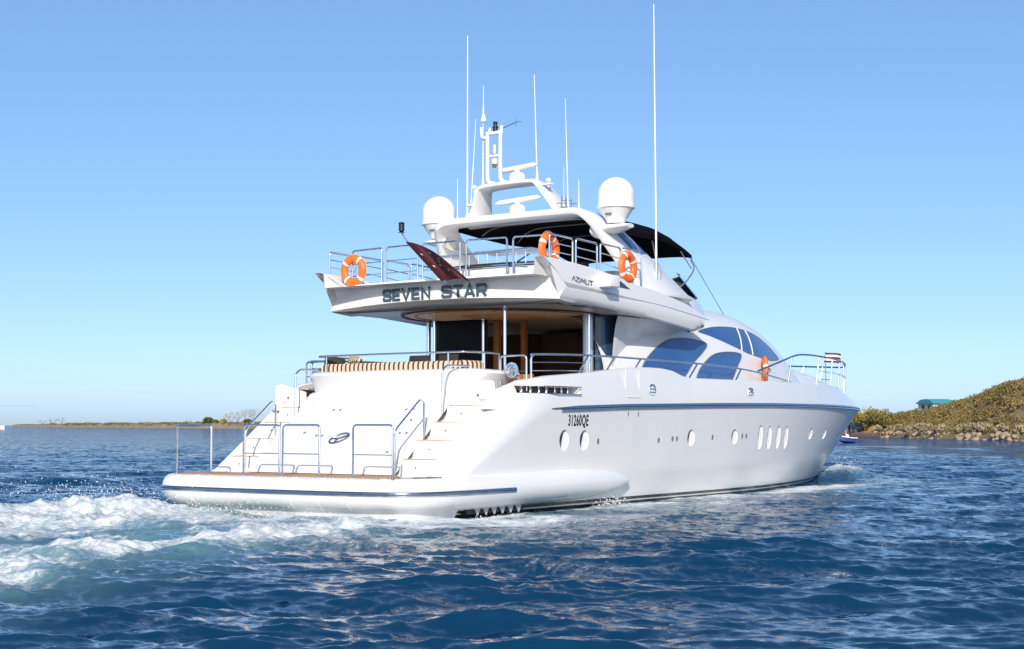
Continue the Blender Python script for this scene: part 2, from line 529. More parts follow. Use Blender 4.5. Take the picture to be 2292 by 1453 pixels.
# ---------------------------------------------------------------- bathing platform with side pontoons
def plan_path():
    """plan outline from the starboard pontoon tip round the stern to the port tip, with outward normals"""
    st = [(8.15, -3.30), (7.6, -3.36), (6.8, -3.42), (5.5, -3.46), (4.0, -3.47), (2.6, -3.50), (1.6, -3.50), (.95, -3.44), (.48, -3.24), (.18, -2.80), (.04, -2.0), (-.02, -1.0)]
    pts = st + [(-.02, 0)] + [(x, -y) for x, y in reversed(st)]
    q = smooth_line([(x, y, 0) for x, y in pts], 6)
    out = []
    for i, p in enumerate(q):
        t = (q[min(i + 1, len(q) - 1)] - q[max(i - 1, 0)]).normalized()
        nrm = V((-t.y, t.x, 0)) if False else V((t.y, -t.x, 0))
        c = V((3, 0, 0)) - p
        if nrm.dot(V((p.x - 3.5, p.y, 0))) < 0: nrm = -nrm
        out.append((p, nrm))
    return out
PATH = plan_path()
def platform():
    prof = [(-1.0, .905), (-.30, .925), (-.16, .925), (-.07, .905), (-.01, .86), (.035, .78), (.05, .68), (.05, .60), (.025, .50), (-.04, .42), (-.13, .355), (-.26, .31), (-.5, .27), (-.9, .22), (-1.0, .20)]
    rows = []
    for p, n in PATH:
        x = p.x
        k = 1.0
        if x > 5.5: k = max(1 - ((x - 5.5) / 2.67) ** 2.4, .0) ** .5      # tips shrink to a point
        row = []
        for o, z in prof:
            lift = .03 * max(0, min(1, (x - 3) / 3))
            zz = .66 + (z - .66) * k + lift
            if z < .66: zz = max(zz, lerp(z, zz, .9))
            oo = o if o > -.3 else max(o, -.3 - .7 * max(0, min(1, (2.2 - x) / 1.4)) - (.25 if x > 2 else 0))
            row.append(p + n * oo * (k if o > 0 else 1) + V((0, 0, zz)))
        rows.append(row)
    mb = MB(); mb.grid(rows)
    # deck sheet inside the rim, aft of the transom
    mb.grid([[(x, y, .915) for y in np.linspace(-2.9, 2.9, 12)] for x in np.linspace(.35, 2.0, 5)])
    o = mb.build('bathing_platform', M['gel'], yacht, angle=50)
    # teak inlay
    pl = [(.26, -2.55), (.22, -1.5), (.18, 0), (.22, 1.5), (.26, 2.55), (.55, 2.95), (1.0, 2.95), (1.45, 2.70), (1.48, 1.9), (1.44, 0), (1.48, -1.9), (1.42, -2.1), (1.05, -2.45), (.6, -2.75)]
    MB().prism(pl, .012, lambda u, v, w_: (u, v, .926 + w_)).build('teak_deck', M['teak'], o)
    # steel rub strake
    seg = [(p + n * .05 + V((0, 0, .665))) for p, n in PATH if p.x < 3.5]
    MB().tube(seg, .036, seg=10, flat=.9, up=(0, 0, 1)).build('rub_strake', M['rub'], o)
    MB().tube([q + V((0, 0, -.04)) + (q - V((3, 0, q.z))).normalized() * .004 for q in seg], .02, seg=8).build('rub_strake', M['chrome'], o)
    # seams where the platform bolts together
    for yy in (1.95, -1.35, -.62, -2.05):
        mb = MB()
        k = min(range(len(PATH)), key=lambda i: abs(PATH[i][0].y - yy) + (5 if PATH[i][0].x > 2 else 0))
        p, n = PATH[k]
        for (o0, z0), (o1, z1) in zip(prof[1:12], prof[2:13]):
            a, b_ = p + n * (o0 + .003) + V((0, 0, z0)), p + n * (o1 + .003) + V((0, 0, z1))
            mb.tube([a, b_], .006, seg=5)
        mb.build('platform_seam', M['gel_matt'], o)
    # skirt below the platform at the stern
    rows = []
    for p, n in PATH:
        if p.x < 1.75:
            rows.append([p + n * o_ + V((0, 0, z)) for o_, z in ((-.2, .36), (-.27, .28), (-.33, .16), (-.36, .10), (-.40, .02), (-.46, -.5))])
    MB().grid(rows).build('platform_skirt', M['gel'], o, angle=60)
    # louvred vents flush in the platform top beside the wings
    for s in (-1, 1):
        for x0 in (.62, 1.0, 1.38):
            pl = [(x0, 2.72), (x0 + .26, 2.62), (x0 + .62, 2.98), (x0 + .42, 3.10)]
            MB().prism(pl, .008, lambda u, v, w_: (u, s * v, .9275 + w_)).build('deck_vent', M['grey'], o)
    # exhaust louvres under the pontoons
    for s in (-1, 1):
        MB().box((3.0, s * 3.16, .30), (1.9, .16, .16)).build('exhaust_box', M['black'], o)
        for k in range(6):
            x = 2.35 + k * .28
            mb = MB(); mb.prism([(x - .12, .375), (x + .12, .375), (x + .02, .19)], .03, lambda u, v, w_: (u, s * (3.25 + w_), v))
            mb.build('exhaust_louvre', M['louvre'], o)
    return o
plat = platform()

# folding boarding rails on the platform edge
for y0, y1 in ((2.72, 1.75), (.86, -.09), (-.17, -1.10), (-1.92, -2.86)):
    zx = .30
    mb = MB()
    mb.tube(fillet([(zx, y0, .92), (zx, y0, 1.905), (zx, y1, 1.905), (zx, y1, .92)], .09), .021, seg=10)
    mb.tube([(zx, y0, 1.36), (zx, y1, 1.36)], .011)
    for y in (y0, y1): mb.lathe([(.036, .925), (.036, .955), (.022, .965)], (zx, y, 0), seg=12)
    mb.build('boarding_rail', M['chrome'], yacht)

# ---------------------------------------------------------------- transom details
def tr(z, off=0.0):           # point on the sloping transom: its x at height z
    return 1.5 + 1.3 * (z - .95) - off
tn = V((-.61, 0, .79))
# garage door panel, a little proud
pl = [(-1.95, .94), (1.95, .94), (1.95, 2.47), (-1.95, 2.47)]
MB().prism(pl, .03, lambda u, v, w_: (tr(v) - w_ * .61, u, v + w_ * .79)).build('garage_door', M['gel'], yacht, bevel=.012)
# emblem: oval ring with three spokes
c = V((tr(1.60), .16, 1.60)) + tn * .05
ex = V((0, -1, 0)); ey = tn.cross(V((0, 1, 0))).normalized()
if ey.z < 0: ey = -ey
def em(u, v): return c + (ex * math.cos(.55) + ey * math.sin(.55)) * u + (ey * math.cos(.55) - ex * math.sin(.55)) * v
mb = MB()
mb.tube([em(.22 * math.cos(a), .135 * math.sin(a)) for a in np.linspace(0, 2 * PI, 36, endpoint=False)], .021, closed=True)
for a in (2.4, -2.2, -.05):
    mb.tube([em(-.03, 0), em(.20 * math.cos(a), .12 * math.sin(a))], .017)
mb.build('emblem', M['rub'], yacht)
for y, z in ((1.0, 2.2), (.82, 2.2), (1.25, 1.72), (.85, 1.66), (.70, 1.66), (-.95, 2.2), (-1.15, 2.2), (-1.3, 1.98), (-1.28, 1.72), (-1.45, 1.72), (-1.35, 1.35)):
    p = V((tr(z), y, z)) + tn * .036
    rotm = tn.to_track_quat('Z', 'Y').to_matrix()
    MB().lathe([(0, .006), (.028, .004), (.034, 0)], p, seg=10, rot=rotm).build('drain_outlet', M['grey'], yacht)
# stair treads edged in teak
for s in (-1, 1):
    for x0, x1, z in ((1.55, 1.84, 1.252), (1.97, 2.36, 1.612), (2.51, 2.88, 1.962), (3.01, 3.6, 2.292)):
        MB().box(((x0 + x1) / 2 + (.30 if s > 0 else 0), s * 2.40, z + .005), (x1 - x0, .62, .012)).build('stair_tread', M['teak_edge'], yacht)
    for x, z in ((1.50, 1.10), (1.92, 1.44), (2.45, 1.80), (2.96, 2.13)):
        MB().lathe([(.018, 0), (.018, .01), (0, .012)], (x - .005 + (.30 if s > 0 else 0), s * 2.45, z), seg=8, rot=Matrix.Rotation(-PI / 2, 3, 'Y')).build('step_light', M['grey'], yacht)
    # aft facing panel with a notice at the head of the stairs
    pp = MB().prism([(2.07, 2.29), (2.95, 2.22), (3.0, 2.18), (2.96, 2.5), (2.92, 2.78), (2.75, 2.80), (2.07, 2.62)], .05, lambda u, v, w_: (3.38 + w_, s * u, v)).build('stair_gate_panel', M['gel_matt'], yacht, bevel=.01)
    mb = MB()
    mb.box((3.376, s * 2.66, 2.415), (.004, .16, .014)); mb.box((3.376, s * 2.66, 2.385), (.004, .12, .012))
    mb.build('notice', M['red'], pp)
    MB().lathe([(.03, 0), (.03, .012), (.0, .016)], (3.38, s * 2.55, 2.50), seg=10, rot=Matrix.Rotation(-PI / 2, 3, 'Y')).build('latch', M['grey'], pp)
    prof_ = [(1.22, .93), (1.44, .93), (1.56, 1.25), (1.86, 1.25), (1.98, 1.61), (2.38, 1.61), (2.52, 1.96), (2.90, 1.96), (3.02, 2.29), (3.95, 2.29), (3.95, 1.0), (2.0, .7), (1.22, .7)]
    MB().prism(prof_, .66, lambda u, v, w_: (u + (.30 if s > 0 else 0), s * (2.07 + w_), v)).build('stair', M['gel'], yacht, bevel=.012)
    # stair handrails
    y = s * 1.97
    mb = MB(); mb.tube(fillet([(1.47, y, .95), (1.47, y, 1.80), (2.24, y, 2.40), (2.37, y, 2.36), (2.37, y, 1.66)], .12), .022, seg=10)
    mb.build('handrail', M['chrome'], yacht)
    mb = MB(); mb.tube(fillet([(2.97, y, 2.12), (2.97, y, 3.0), (3.12, y, 3.10), (4.15, y, 3.12), (4.35, y, 2.98), (4.38, y, 2.55)], .14), .022, seg=10)
    mb.build('handrail', M['chrome'], yacht)

# ---------------------------------------------------------------- cockpit coaming with the aft bench
def coaming_outline(off):
    pts = [(5.2, -2.15 - off), (4.3, -2.28 - off), (3.75, -2.12 - off * .8), (3.5 - off, -1.6), (3.42 - off, 0)]
    pts = pts + [(x, -y) for x, y in reversed(pts[:-1])]
    return smooth_line([(x, y, 0) for x, y in pts], 8)
rows = []
for off, z in ((-.05, 2.10), (-.04, 2.50), (-.02, 2.62), (.15, 2.90), (.185, 2.965), (.15, 3.01), (.02, 3.045), (-.22, 3.07), (-.30, 3.05), (-.32, 2.42)):
    rows.append([p + V((0, 0, z)) for p in coaming_outline(off)])
coam = MB().grid(rows).build('cockpit_coaming', M['gel'], yacht, angle=50)
# striped backrest cushion following the coaming
def striped(name, off0, off1, z0, z1, parent):
    a, b_ = coaming_outline(off0), coaming_outline(off1)
    n = len(a); a, b_ = a[8:n - 8], b_[8:n - 8]
    prof = [(0, 0), (0, .7), (.15, .95), (.5, 1.0), (.85, .95), (1, .7), (1, 0)]
    rows = []; L_ = 0; st = []
    for i, (p, q) in enumerate(zip(a, b_)):
        if i: L_ += (p - a[i - 1]).length
        rows.append([p.lerp(q, u) + V((0, 0, lerp(z0, z1, v))) for u, v in prof]); st += [L_ / .125] * len(prof)
    mb = MB().grid(rows)
    o = mb.build(name, M['stripe'], parent)
    at = o.data.attributes.new('stripe', 'FLOAT', 'POINT'); at.data.foreach_set('value', st)
    return o
cush = striped('bench_cushion', -.24, -.40, 3.0, 3.235, None)
tag(cush, 'long beige and brown striped back cushion along the aft deck bench', 'cushion')
# curved guard rail above it
cp = coaming_outline(-.16); cp = cp[3:len(cp) - 3]
mb = MB(); mb.tube(fillet([cp[0] + V((0, 0, 3.05))] + [p + V((0, 0, 3.40)) for p in cp] + [cp[-1] + V((0, 0, 3.05))], .1), .022, seg=10)
for k in (6, len(cp) // 3 + 2, 2 * len(cp) // 3 - 1, len(cp) - 7):
    p = cp[k]; mb.tube([p + V((0, 0, 3.05)), p + V((0, 0, 3.39))], .017)
mb.build('cockpit_rail', M['chrome'], yacht)
# cockpit sole
MB().box((6.65, 0, 2.425), (4.9, 5.3, .03)).build('cockpit_sole', M['teak'], yacht)

# gates at the head of each stair, with a chrome wheel emblem on the starboard one
for s in (-1, 1):
    mb = MB(); x = 4.45
    ya, yb = s * 2.36, s * 3.0
    mb.tube(fillet([(x, ya, 2.45), (x, ya, 3.33), (x, yb, 3.33), (x, yb, 2.60)], .09), .022, seg=10)
    for z in (2.72, 3.0): mb.tube([(x, ya, z), (x, yb, z)], .012)
    g = mb.build('stair_gate', M['chrome'], yacht)
    cc = V((x - .03, s * 2.66, 3.03)); rm = Matrix.Rotation(-PI / 2, 3, 'Y')
    mb = MB(); mb.lathe([(0, .012), (.05, .014), (.055, .004), (.12, .0), (.125, .014), (.16, .014), (.165, 0), (.15, -.012), (0, -.012)], cc, seg=28, rot=rm)
    mb.build('gate_emblem', M['chrome'], g)
    mb = MB()
    for k in range(5):
        a = PI / 2 + k * 2 * PI / 5
        mb.add([cc + V((-.018, r_ * math.cos(a + d), r_ * math.sin(a + d))) for r_, d in ((.03, -.5), (.115, 0), (.03, .5))], [(0, 1, 2)])
    mb.build('gate_star', M['grey'], g)

# ---------------------------------------------------------------- side rails
def hy(x): return float(hwtop(x)) - .07
for s in (-1, 1):
    mb = MB()
    path = [(4.62, s * 3.0, 2.86), (4.62, s * 3.0, 3.30), (4.75, s * 3.02, 3.36)] + [(x, s * (hy(x) - .02), z) for x, z in ((6.57, 3.41), (9.43, 3.42), (11.8, 3.41), (14, 3.37), (15.5, 3.29), (16.8, 3.19), (18.1, 3.08))]
    mb.tube(smooth_line(fillet(path[:3], .1, 4)[:-1] + path[2:], 4), .024, seg=10)
    for xb, xt in ((6.25, 6.72), (7.45, 7.83), (8.73, 9.02), (11.35, 11.83), (13.95, 14.32)):
        zb = float(ztop(xb)); zt = float(np.interp(xt, [4.6, 6.57, 9.43, 14, 16.8], [3.36, 3.41, 3.42, 3.37, 3.19]))
        mb.tube([(xb, s * hy(xb), zb), (xt, s * (hy(xt) - .02), zt)], .021)
    for z in (3.02, 3.19):
        mb.tube([(4.62, s * 3.0, z), (5.6, s * (hy(5.6) - .02), z + .03), (6.6, s * (hy(6.6) - .02), z + .05)], .011)
    mb.build('side_rail', M['chrome'], yacht)
    # inner hand line and the pulpit
    mb = MB()
    top = [(15.3, s * (hy(15.3)), 3.32), (17.2, s * hy(17.2), 3.68), (18.4, s * hy(18.4), 3.88), (19.6, s * hy(19.6), 3.93)]
    top += [(x, s * (hy(x) + .02), 3.93) for x in (21, 22.5, 24, 25.3, 26.4, 27.3, 28.0, 28.5)] + [(28.85, 0, 3.93)]
    mb.tube(smooth_line(top, 6), .026, seg=10)
    mid = [(x, s * (hy(x) + .01), 3.50) for x in (20.5, 22.5, 24, 25.3, 26.4, 27.3, 28.0, 28.5)]
    for x in (17.6, 20.2, 21.9, 23.5, 25.0, 26.2, 27.1, 27.9):
        xt = x + .28; zt = 3.93 if xt > 19 else float(np.interp(xt, [17.2, 18.4, 19.6], [3.68, 3.88, 3.93]))
        mb.tube([(x, s * hy(x), float(ztop(x))), (xt, s * (hy(xt) + .015), zt)], .022)
    mb.build('bow_rail', M['rail'], yacht)
    MB().tube(smooth_line(mid, 5), .011, seg=6).build('bow_rail_wire', M['rail'], yacht)

# ---------------------------------------------------------------- deckhouse
WB = [(8.5, 2.45), (10, 2.58), (12, 2.64), (15, 2.62), (17, 2.48), (19.5, 2.15), (21.5, 1.75), (23, 1.35), (24.5, .9), (26, .5)]
ZT = [(8.5, 4.6), (10, 4.8), (13, 5.05), (15, 5.15), (16, 5.19), (17, 5.18), (18, 5.07), (19, 4.86), (20, 4.50), (21, 4.05), (22, 3.60), (23, 3.24), (24, 3.02), (25, 2.90), (26, 2.85)]
NE = 2.9
def smooth_interp(x, pts):
    a = np.array(pts)
    xs = np.linspace(-.5, .5, 7)
    return float(np.mean(np.interp(x + xs, a[:, 0], a[:, 1])))
def hsec(x, th):
    W, H = smooth_interp(x, WB), smooth_interp(x, ZT) - 2.45
    c_, s_ = math.cos(th), math.sin(th)
    return (x, math.copysign(abs(c_) ** (2 / NE), c_) * W, 2.45 + H * abs(s_) ** (2 / NE))
def hsurf(x, z):
    W, H = smooth_interp(x, WB), smooth_interp(x, ZT) - 2.45
    v = min(max((z - 2.45) / H, 0), 1)
    return W * (1 - v ** NE) ** (1 / NE)
rows = []
for x in np.linspace(8.5, 26, 90):
    ths = PI * (.5 - .5 * np.cos(np.linspace(0, PI, 49)))
    rows.append([hsec(x, t) for t in ths])
mb = MB().grid(rows)
house = mb.build('deckhouse', M['gel'], yacht, angle=60)

def chaikin(poly, n=2):
    for _ in range(n):
        q = []
        for i in range(len(poly)):
            a, b_ = poly[i], poly[(i + 1) % len(poly)]
            q += [(a[0] * .75 + b_[0] * .25, a[1] * .75 + b_[1] * .25), (a[0] * .25 + b_[0] * .75, a[1] * .25 + b_[1] * .75)]
        poly = q
    return poly
def span(poly, x):
    zs = []
    for (x0, z0), (x1, z1) in zip(poly, poly[1:] + poly[:1]):
        if (x0 - x) * (x1 - x) <= 0 and abs(x1 - x0) > 1e-9:
            zs.append(z0 + (z1 - z0) * (x - x0) / (x1 - x0))
    return (min(zs), max(zs)) if zs else None
def side_panel(poly, s, off, surf, nx=48, nz=10, inner=-.03):
    """panel cut to an x-z outline and laid on the side of the house, with a rim going in"""
    x0, x1 = min(p[0] for p in poly), max(p[0] for p in poly)
    rows = []
    for k in range(nx + 1):
        t = .5 - .5 * math.cos(PI * k / nx)
        x = lerp(x0 + 1e-4, x1 - 1e-4, t); a, b_ = span(poly, x)
        col = [(x, s * (surf(x, a) + inner), a)]
        for j in range(nz + 1):
            z = lerp(a, b_, j / nz); col.append((x, s * (surf(x, z) + off), z))
        col.append((x, s * (surf(x, b_) + inner), b_))
        rows.append(col)
    return MB().grid(rows)
SHOULDER = [(8.76, 3.15), (9.08, 3.48), (9.57, 3.76), (10.52, 4.03), (11.98, 4.22), (13.45, 4.29), (14.0, 4.21), (14.77, 4.06), (16.37, 3.77), (17.83, 3.68), (18.77, 3.44), (20.5, 2.9), (21, 2.5), (15, 2.5), (8.6, 2.5)]
COVE_X = [8.76, 9.08, 9.57, 10.52, 11.98, 12.7]; COVE_Z = [3.15, 3.48, 3.76, 4.03, 4.22, 4.27]
LOWWIN = [[(9.94, 3.14), (9.94, 3.24), (10.18, 3.46), (10.69, 3.72), (11.35, 3.96), (11.97, 4.07), (12.81, 4.09), (13.5, 4.03), (13.6, 3.97), (13.24, 3.78), (12.5, 3.47), (11.95, 3.08), (11.75, 3.04), (11.0, 3.02)],
          [(12.52, 3.02), (12.70, 3.22), (12.96, 3.41), (13.7, 3.73), (14.53, 3.83), (15.4, 3.83), (15.55, 3.76), (15.07, 3.46), (14.62, 3.05), (14.5, 3.02)]]
UPWIN = [[(13.55, 4.31), (13.71, 4.36), (14.2, 4.44), (14.79, 4.51), (15.5, 4.55), (16.17, 4.56), (16.88, 4.52), (17.4, 4.45), (17.85, 4.35), (18.4, 4.14), (19.0, 3.83), (18.9, 3.79), (18.4, 3.75), (17.85, 3.74), (17.2, 3.775), (16.6, 3.825), (15.7, 3.92), (15.0, 4.01), (14.29, 4.12), (13.7, 4.25)]]
for s in (-1, 1):
    pan = side_panel(SHOULDER, s, .07, hsurf, 70, 14).build('shoulder_moulding', M['gel'], yacht, angle=50)
    for wv in LOWWIN:
        wp = chaikin(wv, 2)
        fr = side_panel(wp, s, .078, hsurf).build('saloon_window', M['glass'], yacht, angle=50)
        MB().tube([(x, s * (hsurf(x, z) + .076), z) for x, z in wp], .014, seg=6, closed=True).build('window_gasket', M['grey'], fr)
    for wv in UPWIN:
        wp = chaikin(wv, 1)
        bw = side_panel(wp, s, .012, hsurf).build('bridge_window', M['glass'], yacht, angle=50)
        MB().tube([(x, s * (hsurf(x, z) + .010), z) for x, z in wp], .012, seg=6, closed=True).build('window_gasket', M['grey'], bw)
        for (xa_, za_), (xb_, zb_) in (((16.27, 4.56), (15.78, 3.90)), ((16.82, 4.53), (16.53, 3.82))):
            q_ = [(lerp(xa_, xb_, t), lerp(za_, zb_, t)) for t in np.linspace(0, 1, 7)]
            MB().tube([(x, s * (hsurf(x, z) + .012), z) for x, z in q_], .02, seg=8).build('window_bar', M['gel'], bw)
    # small grab handle and a life raft bracket on the house side
    mb = MB(); mb.tube([(17.1, s * (hsurf(17.1, 3.52) + .12), 3.60), (17.45, s * (hsurf(17.45, 3.4) + .12), 3.42)], .022)
    mb.build('grab_handle', M['chrome'], yacht)

# raised foredeck moulding
rows = []
for k in range(22):
    x = 20.5 + 7.3 * k / 21
    wd = float(np.interp(x, [20.5, 22, 24, 26, 27.2, 27.8], [1.75, 1.6, 1.35, .98, .6, .1])); zt = float(np.interp(x, [20.5, 22, 23.5, 25, 26.5, 27.4, 27.8], [3.85, 3.76, 3.62, 3.46, 3.28, 3.12, 2.85]))
    rows.append([(x, wd * math.copysign(abs(math.cos(a)) ** .6, math.cos(a)), 2.6 + (zt - 2.6) * abs(math.sin(a)) ** .5) for a in np.linspace(0, PI, 25)])
MB().grid(rows).build('foredeck_moulding', M['gel'], yacht, angle=60)

# ---------------------------------------------------------------- saloon seen through the open aft doors
mb = MB()
mb.box((10.9, 0, 2.44), (4.6, 4.6, .02)); sal = mb.build('saloon_floor', M['brown_in'], yacht)
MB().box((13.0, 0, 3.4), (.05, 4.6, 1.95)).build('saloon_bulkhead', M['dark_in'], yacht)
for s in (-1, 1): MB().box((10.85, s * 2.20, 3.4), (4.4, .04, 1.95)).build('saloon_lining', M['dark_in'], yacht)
MB().box((10.9, 0, 4.50), (4.6, 4.5, .03)).build('saloon_ceiling', M['beige'], yacht)
# port sliding door of dark glass, curved into the house side
rows = []
for p in smooth_line([(8.95, 2.40, 0), (8.45, 2.36, 0), (8.28, 2.05, 0), (8.25, 1.5, 0), (8.25, .65, 0)], 8):
    rows.append([p + V((0, 0, z)) for z in (2.45, 4.45)])
MB().grid(rows).build('saloon_door', M['darkglass'], yacht)
rows = []
for p in smooth_line([(9.1, -2.42, 0), (8.7, -2.36, 0), (8.5, -2.2, 0)], 6):
    rows.append([p + V((0, 0, z)) for z in (2.45, 4.5)])
MB().grid(rows).build('saloon_door', M['smoke'], yacht)
MB().box((8.62, -1.93, 3.45), (.06, .22, 2.05)).build('door_frame', M['black'], yacht)
MB().lathe([(.125, 2.44), (.125, 4.55)], (8.42, -2.06, 0), seg=24).build('door_column', M['steelgrey'], yacht)
MB().lathe([(.055, 2.44), (.055, 4.55)], (8.35, 2.5, 0), seg=16).build('door_column', M['steelgrey'], yacht)
MB().box((8.55, .58, 3.42), (.12, .14, 1.98)).build('door_post', M['wood'], yacht)
MB().box((9.3, .30, 3.42), (.12, .12, 1.98)).build('door_post', M['wood'], yacht)
mb = MB(); mb.box((10.5, -1.95, 2.85), (2.6, .45, .8)); mb.box((12.6, -.6, 2.95), (.5, 2.4, 1.0)); mb.build('sideboard', M['brown_in'], yacht, bevel=.02)
mb = MB(); mb.box((12.95, -.5, 3.62), (.04, 2.8, .42)); mb.box((12.93, -.5, 4.02), (.04, 2.8, .22)); mb.build('cabinet_front', M['brown_in'], yacht)

# chrome poles holding up the overhang
for x, y, zt, zb in ((8.15, 2.36, 4.52, 2.44), (7.0, 1.30, 4.44, 2.44), (7.55, .28, 4.44, 2.44), (5.62, -1.66, 4.47, 2.44), (8.1, -2.28, 4.52, 2.44)):
    mb = MB(); mb.lathe([(.034, zb), (.034, zt)], (x, y, 0), seg=14); mb.lathe([(.06, zt - .05), (.05, zt - .02), (.034, zt - .10)], (x, y, 0), seg=14)
    mb.build('overhang_pole', M['chrome'], yacht)

# ---------------------------------------------------------------- flybridge deck moulding
FW = 3.17
def bulge(y): return .27 * (1 - (min(abs(y), FW) / FW) ** 2)
def xaft(z): return float(np.interp(z, [4.40, 4.53, 4.86, 5.13, 5.40], [5.50, 5.44, 5.61, 5.51, 4.90]))
def tilt(y): return 1 - .62 * (1 - (min(abs(y), FW) / FW) ** 2)
def crease_x(y): return xaft(4.53) + (xaft(4.86) - xaft(4.53)) * tilt(y)
def fz_t(x): return float(np.interp(x, [4.8, 6.03, 7.14, 8.93, 9.72, 11.29, 12.3, 12.62], [5.40, 5.365, 5.30, 5.09, 5.03, 4.84, 4.64, 4.55]))
def fz_b(x): return float(np.interp(x, [5.4, 6.6, 9.4, 11.7, 12.1, 12.62], [4.53, 4.53, 4.38, 4.21, 4.26, 4.53]))
def fy(x): return FW - .16 * max(0, (x - 9.0) / 4) ** 2
def groove(x):
    g = max(0, 1 - max(0, x - 5.6) / 4.4); return float(np.interp(x, [5.6, 6.9, 8.25, 9.95, 13], [4.88, 4.83, 4.77, 4.71, 4.5])), g
ring_rows = []
for k in range(61):
    t = k / 60
    half = []
    xe = 12.62
    def P_(z0, yoff, zf):
        x = lerp(xaft(z0), xe, t); return x
    xt = lerp(xaft(5.40), xe, t); xg = lerp(xaft(4.86), xe, t); xb = lerp(xaft(4.53), xe, t)
    gz, g = groove(xg)
    zt, zb = fz_t(xt), fz_b(xb)
    gz = min(gz, zt - .005); gz = max(gz, zb + .004)
    gi = .09 * g
    half += [(xt, fy(xt) - .30, max(min(5.05, zt - .002), zb)), (xt, fy(xt) - .26, zt - .012), (xt, fy(xt) - .22, zt), (xt, fy(xt) - .02, zt), (xt, fy(xt), zt - .02)]
    half += [(lerp(xt, xg, .5), fy(xg) + .01, lerp(zt, gz + .05 * g, .5)), (xg, fy(xg) + .015, gz + .045 * g)]
    half += [(xg, fy(xg) + .015 - gi, gz + .02 * g), (xg, fy(xg) - gi + .005, gz - .035 * g), (xg, fy(xg) + .03 * g, gz - .075 * g)]
    half += [(lerp(xg, xb, .6), fy(xb) + .01, lerp(gz - .075 * g, zb, .6)), (xb, fy(xb) - .03, zb + .03), (xb, fy(xb) - .07, zb), (xb, max(fy(xb) - .7, 0), lerp(zb, 4.46, .8))]
    ring_rows.append([(x, -y, z) for x, y, z in half] + [(x, y, z) for x, y, z in reversed(half)])
fly = MB()
fly.grid(ring_rows, closeu=True)
fly.add(ring_rows[-1], [tuple(range(len(ring_rows[-1])))])
hn = len(ring_rows[0]) // 2
fly.add(ring_rows[1][3:hn - 1], [tuple(range(hn - 4))]); fly.add(ring_rows[1][hn + 1:-3], [tuple(range(hn - 4))])
# aft fascia
ys = list(np.linspace(-FW, FW, 65))
rows = []
for y in ys:
    ztp = 5.13 + .27 * float(sstep(2.72, 2.95, abs(y)))
    b_ = bulge(y)
    cz = 4.86 + .13 * (1 - (y / FW) ** 2)
    zb_ = 4.54 + .11 * (1 - (y / FW) ** 2)
    col = [(xaft(4.53) + .75 - b_ * .3, y, 4.478), (xaft(4.53) + .10 - b_, y, zb_ - .012), (xaft(4.53) - b_, y, zb_ + .012)]
    for v in np.linspace(0, 1, 5)[1:]: col.append((lerp(xaft(4.53), crease_x(y), v) - b_, y, lerp(zb_ + .012, cz, v)))
    for v in np.linspace(0, 1, 6)[1:]:
        z = lerp(cz, ztp, v); zz = 4.86 + (z - cz) * (ztp - 4.86) / (ztp - cz); col.append((xaft(zz) + (crease_x(y) - xaft(4.86)) * (1 - v) - b_, y, z))
    xk = xaft(ztp)
    col += [(xk - b_ + .05, y, ztp + .012), (xk - b_ + .16, y, ztp), (max(xk, 5.2) - b_ + .30, y, 5.05), (6.2, y, 5.05)]
    rows.append(col)
fly.grid(rows)
# forward body under the helm, closing the deck
fly.grid([[(x, y, 5.045) for y in np.linspace(-2.9 + .05 * max(0, x - 9), 2.9 - .05 * max(0, x - 9), 9)] for x in np.linspace(5.3, 12.6, 10)])
flyo = fly.build('flybridge_deck', M['gel'], yacht, angle=32)
# cove between the overhang and the deckhouse side
for s in (-1, 1):
    rows = []
    for x in np.linspace(8.75, 12.6, 34):
        zs_ = float(np.interp(x, COVE_X, COVE_Z)) - .05; yi = hsurf(x, min(zs_, 4.3)) + .03
        ye, ze = fy(x) - .07, fz_b(x) + .004
        k0 = float(sstep(8.7, 10.0, x))
        ze2, ye2 = ze, lerp(2.62, ye, k0 * .9 + .1)
        col = []
        for t in np.linspace(0, 1, 12):
            a = (1 - t) ** 2; b_ = 2 * t * (1 - t); c_ = t * t
            cz, cy_ = lerp(zs_, ze2, .82), yi + .06
            col.append((x, s * (a * yi + b_ * cy_ + c_ * ye2), a * zs_ + b_ * cz + c_ * ze2))
        rows.append(col)
    MB().grid(rows).build('side_cove', M['gel'], yacht, angle=70)
# upper coaming rising forward to the flybridge windscreen
rows = []
for k in range(40):
    t = k / 39; x = 9.0 + 7.3 * t
    wd = float(np.interp(x, [9, 11, 13, 14, 15, 15.7, 16.3], [2.62, 2.66, 2.45, 2.2, 1.75, 1.2, .5]))
    zt = float(np.interp(x, [9, 10.2, 11.2, 12.4, 13.4, 14.4, 15.2, 15.8, 16.3], [5.06, 5.20, 5.28, 5.34, 5.40, 5.40, 5.32, 5.20, 5.0]))
    z0 = 4.5
    rows.append([(x, wd * math.copysign(abs(math.cos(a)) ** .45, math.cos(a)), z0 + (zt - z0) * abs(math.sin(a)) ** (.35 + .5 * float(sstep(12.5, 16, x)))) for a in np.linspace(0, PI, 33)])
MB().grid(rows).build('flybridge_coaming', M['gel'], yacht, angle=60)
